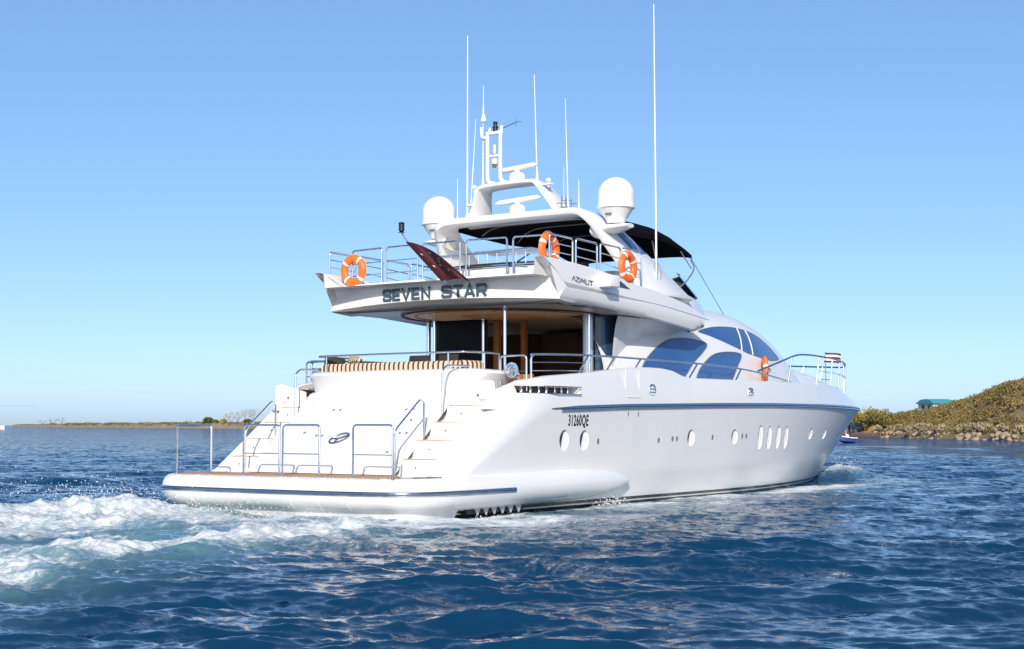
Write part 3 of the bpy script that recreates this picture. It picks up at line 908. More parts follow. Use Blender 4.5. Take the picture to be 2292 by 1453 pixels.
# soffit panel, oval headlining with dark trim
mb = MB()
mb.grid([[(x, y, 4.475) for y in np.linspace(-2.9, 2.9, 9)] for x in np.linspace(5.6, 9.2, 6)])
mb.build('overhang_soffit', M['gel'], yacht)
def oval(ax, ay, z, cx=8.0, n=64): return [(cx + ax * math.cos(2 * PI * k / n), ay * math.sin(2 * PI * k / n), z) for k in range(n)]
mb = MB(); mb.grid([oval(2.42, 2.32, 4.470), oval(2.40, 2.30, 4.455), oval(2.0, 1.9, 4.448), oval(1.2, 1.0, 4.448), oval(.02, .02, 4.448)], closeu=True)
hl = mb.build('headlining', M['beige'], yacht)
MB().tube(oval(2.46, 2.36, 4.462), .035, closed=True).build('headlining_trim', M['ceil_dark'], hl)
MB().tube(oval(2.15, 2.05, 4.450), .014, closed=True).build('headlining_trim', M['ceil_dark'], hl)
mb = MB(); mb.grid([oval(1.15, .95, 4.445), oval(1.1, .9, 4.43), oval(.02, .02, 4.43)], closeu=True); mb.build('ceiling_panel', mat('tan_panel', (.62, .44, .27), .3), hl)
mb = MB()
for x, y in ((6.3, -.9), (6.3, .9), (7.3, -1.6), (7.3, 1.6), (9.0, -1.4), (9.0, 1.2)): mb.lathe([(.06, 4.45), (.05, 4.435), (0, 4.433)], (x, y, 0), seg=12)
mb.build('downlight', M['chrome'], hl)

# white light box and dark triangular vent on the flybridge side
for s in (-1, 1):
    MB().box((7.25, s * 3.32, 5.05), (.44, .30, .27)).build('side_light_box', M['dome'], yacht, bevel=.03)
    MB().prism([(7.72, 5.20), (7.74, 4.99), (8.40, 4.97), (8.10, 5.08)], .012, lambda u, v, w_: (u, s * (fy(u) + .008 + w_), v)).build('side_vent', M['smoke'], yacht)

# ---------------------------------------------------------------- flybridge rails
def xfa(y): return xaft(5.1) - bulge(y) + .16
frames = [(2.63, 1.66), (1.53, .58), (.43, -.60), (-.76, -1.80), (-1.95, -2.86)]
for ya, yb in frames:
    yy = np.linspace(ya, yb, 6)
    mb = MB()
    p = [(xfa(ya), ya, 5.08)] + [(xfa(y), y, 5.95) for y in yy] + [(xfa(yb), yb, 5.08)]
    mb.tube(fillet(p, .08), .0215, seg=9)
    for z in (5.36, 5.64): mb.tube([(xfa(y), y, z) for y in yy], .0115, seg=6)
    mb.build('flybridge_rail', M['chrome'], yacht)
for s in (-1, 1):
    for xa, xb in ((5.26, 6.18), (6.31, 7.20), (7.34, 8.22), (8.33, 9.19)):
        y = s * (FW - .13)
        mb = MB()
        za, zb = fz_t(xa) - .02, fz_t(xb) - .02
        mb.tube(fillet([(xa, y, za), (xa, y, 5.92), (xb, y, 5.90), (xb, y, zb)], .07), .0215, seg=9)
        for f in (.36, .68): mb.tube([(xa, y, lerp(za, 5.92, f)), (xb, y, lerp(zb, 5.90, f))], .0115, seg=6)
        mb.build('flybridge_rail', M['chrome'], yacht)
# corner post pair at port quarter
# ---------------------------------------------------------------- flybridge furniture (fixed)
rows = []
for off, z in ((0, 5.05), (.05, 5.30), (.02, 5.40), (-.2, 5.42), (-.25, 5.05)):
    rows.append([(6.7 - off - .5 * math.cos(a) , 1.35 * math.sin(a) * 1.3 - .8, z) for a in np.linspace(-1.45, 1.45, 24)])
bench = MB().grid(rows).build('flybridge_bench', M['gel'], yacht, angle=50)
MB().grid([[(6.62 - .5 * math.cos(a), 1.3 * math.sin(a) * 1.2 - .8, z) for a in np.linspace(-1.4, 1.4, 20)] for z in (5.41, 5.50)]).build('bench_cushion', M['greycloth'], bench)
mb = MB()
for y in np.linspace(-1.85, .7, 11): mb.tube([(6.15, y, 5.44), (6.15, y, 5.74)], .012, seg=6)
mb.tube([(6.15, -2.0, 5.76), (6.15, .85, 5.72)], .03)
mb.tube([(6.15, -1.9, 5.44), (6.15, .75, 5.44)], .014)
mb.box((6.6, -1.2, 5.78), (.8, 1.5, .04))
mb.build('bar_rail', M['chrome'], yacht)

# ---------------------------------------------------------------- radar arch
def arch_ring(y, z, xa, xf, th):
    return None
path = [(-2.74, 4.98), (-2.62, 5.4), (-2.46, 5.9), (-2.31, 6.35), (-2.20, 6.60), (-2.05, 6.76), (-1.80, 6.84), (-1.3, 6.86), (-.6, 6.872), (0, 6.875)]
path = path + [(-y, z) for y, z in reversed(path[:-1])]
pp = smooth_line([(0, y, z) for y, z in path], 5)
rows = []
for i, p in enumerate(pp):
    t = (pp[min(i + 1, len(pp) - 1)] - pp[max(i - 1, 0)]).normalized()
    n = V((0, -t.z, t.y));
    if n.dot(V((0, p.y, p.z - 5.2))) < 0: n = -n
    h = max(0, (6.72 - p.z) / 1.72)
    xa = 8.15 + 1.55 * h ** .95 + .10 * math.cos(p.y)
    xf = 9.05 + 3.15 * h ** .92
    th = .10 + .03 * h
    ctr = p
    rows.append([V((x, 0, 0)) + ctr + n * d for x, d in ((xa, -th * .6), (xa - .02, 0), (xa + .03, th * .75), (xa + .12, th), (xf - .15, th * .9), (xf - .02, th * .4), (xf, -th * .3), (xf - .1, -th), (xa + .12, -th))])
arch = MB().grid(rows, closeu=True).build('radar_arch', M['gel'], yacht, angle=45)
# dark glass inset on the outer face of each arch leg
for s in (-1, 1):
    def ap(u, v):          # u 0..1 along x, v = height
        h = max(0, (6.72 - v) / 1.72); y = float(np.interp(v, [5.0, 5.4, 5.9, 6.3, 6.58], [2.74, 2.62, 2.46, 2.33, 2.22])) + .135
        xa = 8.25 + 1.55 * h ** .95; xf = 9.05 + 3.15 * h ** .92
        return V((lerp(xa, xf, u), s * y, v))
    rows = [[ap(u, v) for u in np.linspace(.50, .90, 6)] for v in np.linspace(6.0, 6.52, 7)]
    MB().grid(rows).build('arch_window', M['glass'], arch)
# upper hoop
for hoop in (1,):
    hp = [(1.32, 6.86), (1.22, 7.15), (1.08, 7.52), (.95, 7.66), (.5, 7.70), (0, 7.71), (-.45, 7.70), (-.62, 7.66), (-.80, 7.45), (-1.15, 6.95), (-1.2, 6.86)]
    hs = smooth_line([(0, y, z) for y, z in hp], 6)
    rows = []
    for i, p in enumerate(hs):
        t = (hs[min(i + 1, len(hs) - 1)] - hs[max(i - 1, 0)]).normalized(); n = V((0, -t.z, t.y))
        k = max(0, (7.66 - p.z) / .8); wd = .30 + .16 * k
        cx = 8.62 + .28 * k
        rows.append([p + V((cx + wd * a, 0, 0)) + n * .055 * b_ for a, b_ in ((-1, -.6), (-1, .6), (-.8, 1), (.8, 1), (1, .6), (1, -.6), (.8, -1), (-.8, -1))])
    MB().grid(rows, closeu=True).build('mast_hoop', M['gel'], yacht, angle=50)
# ladder mast on the hoop
mb = MB()
for y in (.80, .42):
    mb.tube(fillet([(8.85, y - .35, 7.72), (8.45, y, 7.78), (8.45, y, 9.02)], .12), .048, seg=10)
mb.tube([(8.45, .80, 8.98), (8.45, .42, 8.98)], .05, seg=10)
mb.tube([(8.45, .80, 8.42), (8.45, .42, 8.42)], .036, seg=8)
mb.tube(fillet([(8.45, .80, 8.88), (8.45, .97, 8.90), (8.45, .99, 9.16)], .07), .035, seg=8)
mb.tube([(8.45, .40, 8.95), (8.45, .38, 9.14)], .04, seg=8)
mb.tube([(8.45, .76, 8.98), (8.45, .72, 9.12)], .03, seg=8)
mast = mb.build('ladder_mast', M['dome'], yacht)
MB().lathe([(0, 9.02), (.06, 9.02), (.06, 9.09), (.075, 9.10), (.075, 9.13), (.05, 9.14), (.05, 9.21), (.065, 9.22), (.05, 9.25), (0, 9.26)], (8.45, .57, 0), seg=14).build('masthead_light', M['black'], mast)
MB().lathe([(0, 8.46), (.06, 8.46), (.062, 8.60), (.05, 8.68), (0, 8.69)], (8.45, .59, 0), seg=14).build('anchor_light', M['steelgrey'], mast)
mb = MB(); mb.lathe([(.07, 8.34), (.07, 8.22)], (8.45, .59, 0), seg=16); mb.build('horn', M['dome'], mast)
MB().lathe([(.07, 8.22), (.055, 8.14), (0, 8.12)], (8.45, .59, 0), seg=16).build('horn', M['brass'], mast)
mb = MB()
mb.tube([(8.45, .38, 9.06), (8.45, -.06, 9.18)], .009, seg=6)
for dz, dx in ((.11, -.09), (-.09, -.06), (-.02, .10)):
    mb.prism([(0, 0), (dx * .6 - .02, dz * .8), (dx, dz), (dx + .03, dz * .6)], .008, lambda u, v, w_: (8.45 + w_, -.08 - u, 9.18 + v))
mb.build('wind_vane', M['black'], mast)
# antennas
def whip(x, y, zb, zt, lean=0, r=.017, bz=.25):
    mb = MB(); mb.tube([(x, y, zb), (x - lean * .4, y + 0, lerp(zb, zt, .4)), (x - lean, y, zt)], [r, r * .8, r * .45], seg=7)
    mb.lathe([(r * 1.9, zb - .02), (r * 1.9, zb + .06), (r * 1.3, zb + bz)], (x, y, 0), seg=8)
    return mb.build('whip_antenna', M['dome'], yacht)
whip(8.5, 1.44, 6.85, 11.52, 0, .024)
whip(8.55, 1.40, 6.85, 9.48, -.25, .014)
whip(8.5, .97, 7.68, 9.30, 0, .018)
whip(8.5, .96, 9.40, 10.20, 0, .014)
whip(8.5, -.61, 7.70, 10.24, .12, .017)
whip(8.5, -1.48, 6.84, 9.57, .12, .015)
whip(8.6, -1.71, 6.82, 7.65, 0, .013)
whip(8.5, 1.74, 6.80, 7.98, 0, .012)
whip(8.5, -1.36, 6.84, 7.95, 0, .009)
whip(10.5, -2.72, 5.12, 12.10, .05, .026)
MB().lathe([(.0, 9.50), (.035, 9.49), (.075, 9.33), (.06, 9.30), (0, 9.29)], (8.5, .955, 0), seg=14).build('gps_cone', M['dome'], yacht)
mb = MB(); mb.tube([(10.5, -2.72, 5.12), (10.5, -2.72, 5.9)], .034); mb.box((10.5, -2.72, 5.14), (.22, .12, .05)); mb.tube(smooth_line([(10.5, -2.72, 5.85), (10.72, -2.74, 5.6), (10.6, -2.74, 5.3)], 6), .008); mb.build('antenna_bracket', M['chrome'], yacht)
for y, z in ((1.22, 7.6), (-.93, 7.58)):
    MB().lathe([(0, z + .17), (.06, z + .14), (.062, z + .08), (.02, z + .06), (.02, z - .06)], (8.5, y * 1.0, 0), seg=12).build('gps_mushroom', M['dome'], yacht)
mb = MB(); mb.box((8.5, -.86, 7.6), (.12, .34, .03)); mb.box((8.5, 1.3, 7.28), (.1, .26, .03)); mb.build('antenna_bracket', M['dome'], yacht)
# cluster of small fittings at the starboard foot of the hoop
mb = MB()
for dy, dz, l in ((-1.28, 7.0, .28), (-1.40, 7.05, .18), (-1.55, 6.96, .22)):
    mb.tube([(8.5, dy, dz - .1), (8.5, dy - .02, dz + l)], .014); mb.tube([(8.5, dy + .12, dz + .12), (8.5, dy - .16, dz + .10)], .010)
mb.box((8.5, -1.42, 6.96), (.18, .14, .10)); mb.build('signal_fitting', M['grey'], yacht)
# open-array radars
def radar(c, ang, half):
    c = V(c)
    b = MB().lathe([(.0, .02), (.17, .02), (.20, .06), (.20, .16), (.16, .22), (.07, .25), (.07, .31), (0, .31)], c, seg=20).build('radar_base', M['dome'], yacht)
    d = V((math.cos(ang), math.sin(ang), 0)); rows = []
    for k in range(13):
        t = -1 + 2 * k / 12; r = .062 * (1 - abs(t) ** 8) ** .5 + .004
        rows.append([c + V((0, 0, .35)) + d * half * t + (V((-d.y, d.x, 0)) * math.cos(a) * r * .9 + V((0, 0, 1)) * math.sin(a) * r) for a in np.linspace(0, 2 * PI, 12, endpoint=False)])
    MB().grid(rows, closeu=True).build('radar_bar', M['dome'], b)
radar((8.62, .04, 7.74), math.radians(-104), .72)
radar((8.6, .02, 6.95), math.radians(-102), .80)
# satellite domes on brackets either side of the arch
for s in (-1, 1):
    y = s * 2.57; x = 8.85
    prof = [(0, 6.56), (.20, 6.57), (.24, 6.66), (.27, 6.70), (.40, 6.90), (.445, 6.92), (.445, 6.985), (.432, 6.99), (.43, 7.22)]
    prof += [(.43 * math.cos(a), 7.22 + .43 * math.sin(a)) for a in np.linspace(.12, PI / 2, 10)]
    d = MB().lathe(prof, (x, y, 0), seg=36).build('satellite_dome', M['dome'], yacht, angle=30)
    MB().box((x - .30, y - s * .02, 6.80), (.03, .16, .13), rot=Matrix.Rotation(.55, 3, 'Y')).build('dome_hatch', M['grey'], d)
    rows = []
    for k in range(10):
        t = k / 9; rr = .33 * math.sqrt(max(1 - (t - .0) ** 3, 0)) + .02
        yy = s * (2.95 - .85 * t); zc = 6.52 - .10 * t
        rows.append([(x + (.30 + .12 * t) * (1 - .0) * math.cos(a) * (.55 + .45 * min(1, t * 3)), yy, zc - .02 + (.05 + .11 * t) * math.sin(a)) for a in np.linspace(0, 2 * PI, 18, endpoint=False)])
    mbk = MB().grid(rows, closeu=True); mbk.f.append(tuple(range(18))); mbk.m.append(0)
    mbk.build('dome_bracket', M['gel'], yacht, angle=60)

# ---------------------------------------------------------------- bimini canopy
BX = [8.62, 9.6, 10.7, 11.6, 12.5, 13.2, 13.75, 14.12]
BZ = [6.80, 6.93, 7.03, 7.07, 7.04, 6.92, 6.70, 6.45]
EZ = [6.76, 6.70, 6.66, 6.68, 6.70, 6.62, 6.50, 6.38]
def can_z(x, y):
    e, c_ = float(np.interp(x, BX, EZ)), float(np.interp(x, BX, BZ)); return e + (c_ - e) * max(0, 1 - (abs(y) / 1.8) ** 7)
rows = []
bz = smooth_line([(x, 0, z) for x, z in zip(BX, BZ)], 5)
for d in (0, -.035):
    r_ = []
    for p in bz:
        r_.append([(p.x, y, can_z(p.x, y) + d) for y in 1.8 * np.sin(np.linspace(-PI / 2, PI / 2, 25))])
    rows.append(r_)
mb = MB()
for r_ in rows: mb.grid(r_)
for j in (0, 24):
    mb.grid([[r_[i][j] for i in range(len(bz))] for r_ in rows] )
    mb.grid([[(p[0], p[1], p[2]) for p in [rows[1][i][j] for i in range(len(bz))]], [(rows[1][i][j][0], rows[1][i][j][1], rows[1][i][j][2] - .07) for i in range(len(bz))]])
mb.grid([[rows[1][-1][j] for j in range(25)], [(rows[1][-1][j][0] + .02, rows[1][-1][j][1], rows[1][-1][j][2] - .05) for j in range(25)]])
can = mb.build('bimini_canopy', M['canvas'], yacht, angle=60)
mb = MB()
for s in (-1, 1):
    mb.tube(smooth_line([(14.1, s * 1.78, 6.26), (13.95, s * 1.95, 6.0), (13.3, s * 2.1, 5.65), (12.8, s * 2.15, 5.42)], 6), .02)
    mb.tube([(12.0, s * 1.78, 6.54), (11.4, s * 2.2, 6.05)], .02)
    mb.tube([(13.5, s * 1.8, 6.42), (13.9, s * 1.9, 6.0)], .014)
    mb.tube([(14.12, s * 1.78, 6.30), (17.1, s * 1.25, 5.02)], .009, seg=6)
for x, z in ((9.6, 6.72), (11.2, 6.86), (12.8, 6.74)):
    mb.tube([(x, y, can_z(x, y) - .05) for y in np.linspace(-1.78, 1.78, 15)], .016)
mb.build('canopy_frame', M['grey'], can)
# small raked windscreen of the flybridge
rows = []
for a in np.linspace(-1, 1, 17):
    yb = 2.05 * math.sin(a * 1.35); xb = 15.5 - 2.0 * (1 - math.cos(a * 1.35))
    rows.append([(xb, yb, 5.26), (xb - .85, yb * .95, 5.80)])
fw_ = MB().grid(rows).build('flybridge_windscreen', M['smoke'], yacht)
MB().tube([r_[1] for r_ in rows], .018).build('windscreen_frame', M['grey'], fw_)
# helm seats and console on the flybridge, in the shade of the canopy
mb = MB(); mb.box((12.6, .3, 5.45), (.5, 1.6, .9)); mb.build('helm_console', M['gel_matt'], yacht, bevel=.05)
for y in (.7, -.1):
    mb = MB(); mb.box((11.5, y, 5.42), (.5, .55, .14)); mb.box((11.25, y, 5.75), (.12, .52, .6), rot=Matrix.Rotation(-.15, 3, 'Y')); mb.lathe([(.06, 5.05), (.06, 5.4)], (11.5, y, 0), seg=10)
    mb.build('helm_seat', M['greycloth'], yacht, bevel=.03)

# ---------------------------------------------------------------- lettering
def text_mesh(txt, size, bold=0.0, depth=.0, sx=1.0, spacing=1.0):
    cu = bpy.data.curves.new('txt', 'FONT')
    cu.body = txt; cu.size = size; cu.offset = bold; cu.extrude = depth; cu.space_character = spacing; cu.resolution_u = 4
    o = bpy.data.objects.new('txt', cu); COL.objects.link(o)
    bpy.context.view_layer.update()
    dg = bpy.context.evaluated_depsgraph_get()
    me = bpy.data.meshes.new_from_object(o.evaluated_get(dg), depsgraph=dg)
    v = np.array([p.co[:] for p in me.vertices]); f = [tuple(p.vertices) for p in me.polygons]
    bpy.data.objects.remove(o, do_unlink=True)
    v[:, 0] = (v[:, 0] - v[:, 0].min()) * sx
    return v, f
def place_text(name, txt, size, fn, mt, parent, **k):
    v, f = text_mesh(txt, size, **k)
    mb = MB(); mb.add([fn(*p) for p in v], f)
    return mb.build(name, mt, parent, angle=30), v[:, 0].max()
def on_fascia(y, z, d):
    cz = 4.86 + .13 * (1 - (y / FW) ** 2)
    if z < cz: x = lerp(xaft(4.53), crease_x(y), (z - 4.54) / (cz - 4.54))
    else: x = xaft(4.86 + (z - cz) * (5.13 - 4.86) / (5.13 - cz))
    return (x - bulge(y) - .014 - d, y, z)
LET = {
 'S': [[(.93, .70), (.93, .80), (.86, .89), (.14, .89), (.08, .82), (.08, .63), (.14, .55), (.86, .46), (.92, .38), (.92, .19), (.86, .11), (.14, .11), (.07, .20), (.07, .31)]],
 'E': [[(.94, .89), (.11, .89), (.11, .11), (.94, .11)], [(.22, .5), (.86, .5)]],
 'V': [[(.06, 1.0), (.5, .03), (.94, 1.0)]],
 'N': [[(.10, 0), (.10, .90), (.90, .10), (.90, 1.0)]],
 'T': [[(0, .89), (1, .89)], [(.5, .78), (.5, 0)]],
 'A': [[(.06, 0), (.5, .95), (.94, 0)], [(.28, .27), (.72, .27)]],
 'R': [[(.11, 0), (.11, .89), (.82, .89), (.91, .80), (.91, .56), (.82, .47), (.22, .47)], [(.60, .40), (.92, 0)]]}
def ribbon(mb, pts, wd, asp, fn, d0, d1):
    """mitred flat stroke of width wd (in letter heights), extruded from d0 to d1"""
    P2_ = [V((u * asp, v_)) for u, v_ in pts]; L_, R_ = [], []
    for i, p in enumerate(P2_):
        a = (p - P2_[i - 1]).normalized() if i else None; b_ = (P2_[i + 1] - p).normalized() if i < len(P2_) - 1 else None
        if a is None: t, k = b_, 1
        elif b_ is None: t, k = a, 1
        else:
            t = (a + b_).normalized(); k = min(1 / max(t.dot(a), .35), 1.5)
        n = V((-t.y, t.x)) * wd * .5 * k
        L_.append(p + n); R_.append(p - n)
    rows = []
    for l, r_ in zip(L_, R_):
        rows.append([fn(l.x / asp, l.y, d0), fn(l.x / asp, l.y, d1), fn(r_.x / asp, r_.y, d1), fn(r_.x / asp, r_.y, d0)])
    mb.grid(rows, closeu=True)
    b = len(mb.v) - len(rows) * 4
    mb.f += [(b, b + 1, b + 2, b + 3), (len(mb.v) - 1, len(mb.v) - 2, len(mb.v) - 3, len(mb.v) - 4)]; mb.m += [0, 0]
for txt, ya, yb in (('SEVEN', 1.40, .02), ('STAR', -.30, -1.46)):
    gap = .040; lw = ((ya - yb) - gap * (len(txt) - 1)) / len(txt); hgt = .285
    for k, ch in enumerate(txt):
        mb = MB(); y0 = ya - k * (lw + gap)
        fx = on_fascia(y0 - lw / 2, 4.69, 0)[0]
        for q, st in enumerate(LET[ch]):
            ribbon(mb, st, .205, lw / hgt, lambda u, v_, d: (on_fascia(y0 - lw * u, 4.69, 0)[0] - .006 - d - .012 * v_, y0 - lw * u, 4.675 + hgt * v_), 0, .022 - .002 * q)
        mb.build('name_letter', M['letter'], flyo, angle=30)
v, f = text_mesh('31260QE', .3, bold=.007, depth=.002, spacing=1.12)
kx = .80 / v[:, 0].max(); kz = .235 / max(v[:, 1].max(), .01)
mb = MB(); mb.add([(5.62 + p[0] * kx, -(float(hw(5.62 + p[0] * kx, 1.895 + p[1] * kz)) + .004 + p[2]), 1.895 + p[1] * kz) for p in v], f)
mb.build('registration_lettering', M['ink'], hull, angle=30)
# builder's mark, drawn with thin strokes
mb = MB(); x0, z0 = 5.92, 4.975
strokes = [[(0, 0), (.07, .10), (.12, 0)], [(.15, .10), (.27, .10), (.15, 0), (.27, 0)], [(.31, 0), (.31, .10)], [(.35, 0), (.39, .10), (.44, .02), (.49, .10), (.52, 0)], [(.56, .10), (.56, .0), (.68, 0), (.68, .10)], [(.71, .10), (.85, .10)], [(.78, .10), (.78, 0)]]
for st in strokes:
    mb.tube([(x0 + u, -(fy(x0 + u) + .020), z0 + v_ - .07 * u) for u, v_ in st], .009, seg=5)
mb.build('builder_mark', M['ink'], flyo)

# ================================================================== loose things on board
def lifebuoy(label, loc, rotm):
    root = empty('lifebuoy', loc); root.rotation_euler = rotm.to_euler()
    tag(root, label, 'lifebuoy', 'orange lifebuoys hung on the yacht rails')
    return root
def make_buoy(root):
    def ring(a, off=0): return V((.275 * math.cos(a), .275 * math.sin(a), 0))
    rows = []
    for k in range(40):
        a = 2 * PI * k / 40; e = V((math.cos(a), math.sin(a), 0))
        rows.append([ring(a) + e * .098 * math.cos(b_) + V((0, 0, .072 * math.sin(b_))) for b_ in np.linspace(0, 2 * PI, 14, endpoint=False)])
    MB().grid(rows, closeu=True, closev=True).build('ring', M['orange'], root)
    for q in range(4):
        a0 = PI / 4 + q * PI / 2; rows = []
        for a in np.linspace(a0 - .10, a0 + .10, 5):
            e = V((math.cos(a), math.sin(a), 0))
            rows.append([ring(a) + e * .102 * math.cos(b_) + V((0, 0, .076 * math.sin(b_))) for b_ in np.linspace(0, 2 * PI, 14, endpoint=False)])
        MB().grid(rows, closeu=True).build('reflective_band', M['whitetape'], root)
    pts = []
    for k in range(48):
        a = 2 * PI * k / 48; sag = .020 * abs(math.sin(2 * (a - PI / 4)))
        pts.append(V((math.cos(a), math.sin(a), 0)) * (.372 + sag))
    MB().tube(pts, .0065, seg=6, closed=True).build('grab_line', M['grab'], root)
face_aft = Matrix(((0, 0, -1), (-1, 0, 0), (0, 1, 0)))        # local z -> -x, local x -> -y, local y -> +z
face_stb = Matrix(((1, 0, 0), (0, 0, -1), (0, 1, 0)))         # local z -> -y
b1 = lifebuoy('orange lifebuoy with white bands hanging on the aft upper rail, port corner', (xfa(2.1) - .10, 2.46, 5.47), face_aft @ Matrix.Rotation(.1, 3, 'Z'))
make_buoy(b1)
for lab, loc, rm in (('orange lifebuoy on the upper rail above the starboard wing tip, next to the black canopy', (5.42, -2.93, 5.60), face_stb @ Matrix.Rotation(.3, 3, 'Z')),
                     ('orange lifebuoy on the upper side rail, in front of the slanting arch leg', (8.38, -3.14, 5.48), face_stb @ Matrix.Rotation(-.2, 3, 'Z')),
                     ('orange lifebuoy on the foredeck beside the cabin windows, lowest of all', (16.72, -2.66, 3.42), Matrix.Rotation(.55, 3, 'Z') @ face_stb @ Matrix.Rotation(.5, 3, 'Z'))):
    c = copy_tree(b1); c.location = loc; c.rotation_euler = rm.to_euler(); c['label'] = lab

# aft ensign on its raked staff with the black stern light
staff = MB(); staff.tube([(4.92, -.58, 4.98), (4.62, -.16, 5.56), (4.45, .14, 5.92), (4.42, .24, 6.08)], .018, seg=8)
so = staff.build('flag_staff', M['chrome'], yacht)
MB().lathe([(.085, 6.09), (.03, 6.10), (.062, 6.12), (.062, 6.27), (.075, 6.28), (.05, 6.31), (0, 6.32)], (4.42, .245, 0), seg=14).build('stern_light', M['black'], so)
fl = empty('ensign', (4.42, .14, 5.88))
rows = []
A, B_, C_, D_ = V((0, 0, 0)), V((.42, -.66, -.86)), V((.10, -1.66, -.94)), V((-.08, -1.06, -.42))
for i in range(25):
    u = i / 24; r_ = []
    for j in range(17):
        v_ = j / 16
        p = (A * (1 - v_) + B_ * v_) * (1 - u) + (D_ * (1 - v_) + C_ * v_) * u
        fold = .075 * math.sin(u * 9 + v_ * 2.2) * min(1, u * 3) + .03 * math.sin(u * 17 - v_ * 4) * u
        drape = .07 * math.sin(PI * u) * (1 - v_ * .5)
        r_.append(p + V((-.8, -.45, 0)) * fold + V((0, 0, drape)))
    rows.append(r_)
cl = MB().grid(rows).build('cloth', M['maroon'], fl, angle=80)
mb = MB()
for i, j in ((4, 5), (5, 10), (12, 3), (13, 7), (15, 11), (11, 9), (16, 5)):
    p = V(rows[i][j]); d1 = (V(rows[i + 1][j]) - p).normalized(); d2 = (V(rows[i][j + 1]) - p).normalized()
    nn = d1.cross(d2).normalized()
    if nn.dot(CAM - V((4.48, .02, 5.86))) < 0: nn = -nn
    q = p + nn * .008
    pts = []
    for k in range(10):
        a = PI * k / 5; r0 = .042 if k % 2 == 0 else .018
        pts.append(q + (d1 * math.cos(a) + d2 * math.sin(a)) * r0)
    mb.add(pts, [tuple(range(10))])
mb.build('star_mark', M['whitetape'], cl)
tag(fl, 'maroon flag with small white stars drooping from the slanted staff at the stern', 'flag')

# small striped flag at the bow
bf = empty('bow_flag', (26.2, -.55, 3.93))
MB().tube([(0, 0, -.85), (-.05, 0, .42)], .014).build('staff', M['rub'], bf)
for k, mt in enumerate((M['maroon'], M['whitetape'], M['maroon'], M['whitetape'], M['maroon'])):
    rows = [[(-.05 + .42 * u - .0, -.42 * u + .05 * math.sin(u * 7 + k * .3), .40 - .066 * (k + j) - .04 * u * u) for u in np.linspace(0, 1, 13)] for j in (0, 1)]
    MB().grid(rows).build('stripe', mt, bf)
tag(bf, 'small red and white striped flag flying at the bow rail', 'flag')

# cockpit furniture
tb = empty('cockpit_table', (5.6, .7, 2.44))
MB().lathe([(0, .70), (.55, .70), (.57, .72), (.55, .745), (0, .745)], seg=32).build('table_top', M['wood'], tb)
MB().lathe([(.22, 0), (.20, .03), (.05, .06), (.05, .70)], seg=16).build('pedestal', M['chrome'], tb)
tag(tb, 'round wooden table on the aft deck behind the striped bench', 'table')
def chair(name, loc, rz, label, mt, group):
    r = empty(name, loc, (0, 0, rz))
    rows = []
    for z in (.34, .42, .50, .58):
        rows.append([(-.24 * math.cos(a) - (z - .34) * .12, .27 * math.sin(a), z - (0.05 if abs(a) > 1.2 else 0)) for a in np.linspace(-1.5, 1.5, 15)])
    m1 = MB().grid(rows); m1.grid([[V(p) * 1 + V((.035, 0, 0)) for p in r_] for r_ in rows]); m1.build('backrest', mt, r, angle=60)
    MB().box((.03, 0, .30), (.46, .46, .09)).build('seat', mt, r, bevel=.03)
    for sx in (-1, 1):
        for sy in (-1, 1): MB().tube([(.03 + sx * .2, sy * .2, 0), (.03 + sx * .17, sy * .17, .28)], .018).build('leg', M['chrome'], r)
    tag(r, label, 'chair', group)
    return r
chair('deck_chair', (5.0, -2.22, 2.38), 2.6, 'tan leather tub chair behind the gate with the round emblem', M['tan'], None)
chair('deck_chair', (7.3, -2.0, 2.44), 2.2, 'tan leather tub chair by the starboard saloon door column', M['tan'], None)
chair('deck_chair', (6.2, -1.7, 2.44), 3.4, 'dark leather tub chair half hidden by the starboard side rail', M['wood'], None)
for y, lab in ((.05, 'dark deck chair back showing above the middle of the striped bench'), (-.75, 'dark deck chair back nearest the chrome pole above the striped bench')):
    r = empty('lounge_chair', (4.75, y, 2.44))
    MB().box((.05, 0, .86), (.06, .52, .24), rot=Matrix.Rotation(.2, 3, 'Y')).build('backrest', M['greycloth'], r, bevel=.02)
    MB().box((.35, 0, .40), (.55, .52, .08)).build('seat', M['greycloth'], r, bevel=.02)
    for sx in (.1, .6):
        for sy in (-1, 1): MB().tube([(sx, sy * .24, 0), (sx, sy * .24, .8 if sx < .3 else .4)], .016).build('leg', M['chrome'], r)
    tag(r, lab, 'chair')
for y, rz, lab in ((1.75, .5, 'dark throw pillow leaning at the port end of the striped bench'), (1.15, -.3, 'beige and brown striped throw pillow lying on the bench beside the dark pillow')):
    mb = MB(); rows = []
    for k in range(13):
        t = -1 + 2 * k / 12; e = (1 - t ** 4) ** .5
        rows.append([(.09 * math.cos(a) * e, .23 * t, .12 + .13 * math.sin(a) * (.75 + .25 * e)) for a in np.linspace(0, 2 * PI, 14, endpoint=False)])
    o = mb.grid(rows, closeu=True).build('throw_pillow', M['greycloth'] if rz > 0 else M['stripe'])
    if rz < 0:
        at = o.data.attributes.new('stripe', 'FLOAT', 'POINT'); at.data.foreach_set('value', [v.co.y * 14 for v in o.data.vertices])
    o.location = (3.95, y, 3.16); o.rotation_euler = (.2, 0, rz); tag(o, lab, 'pillow')

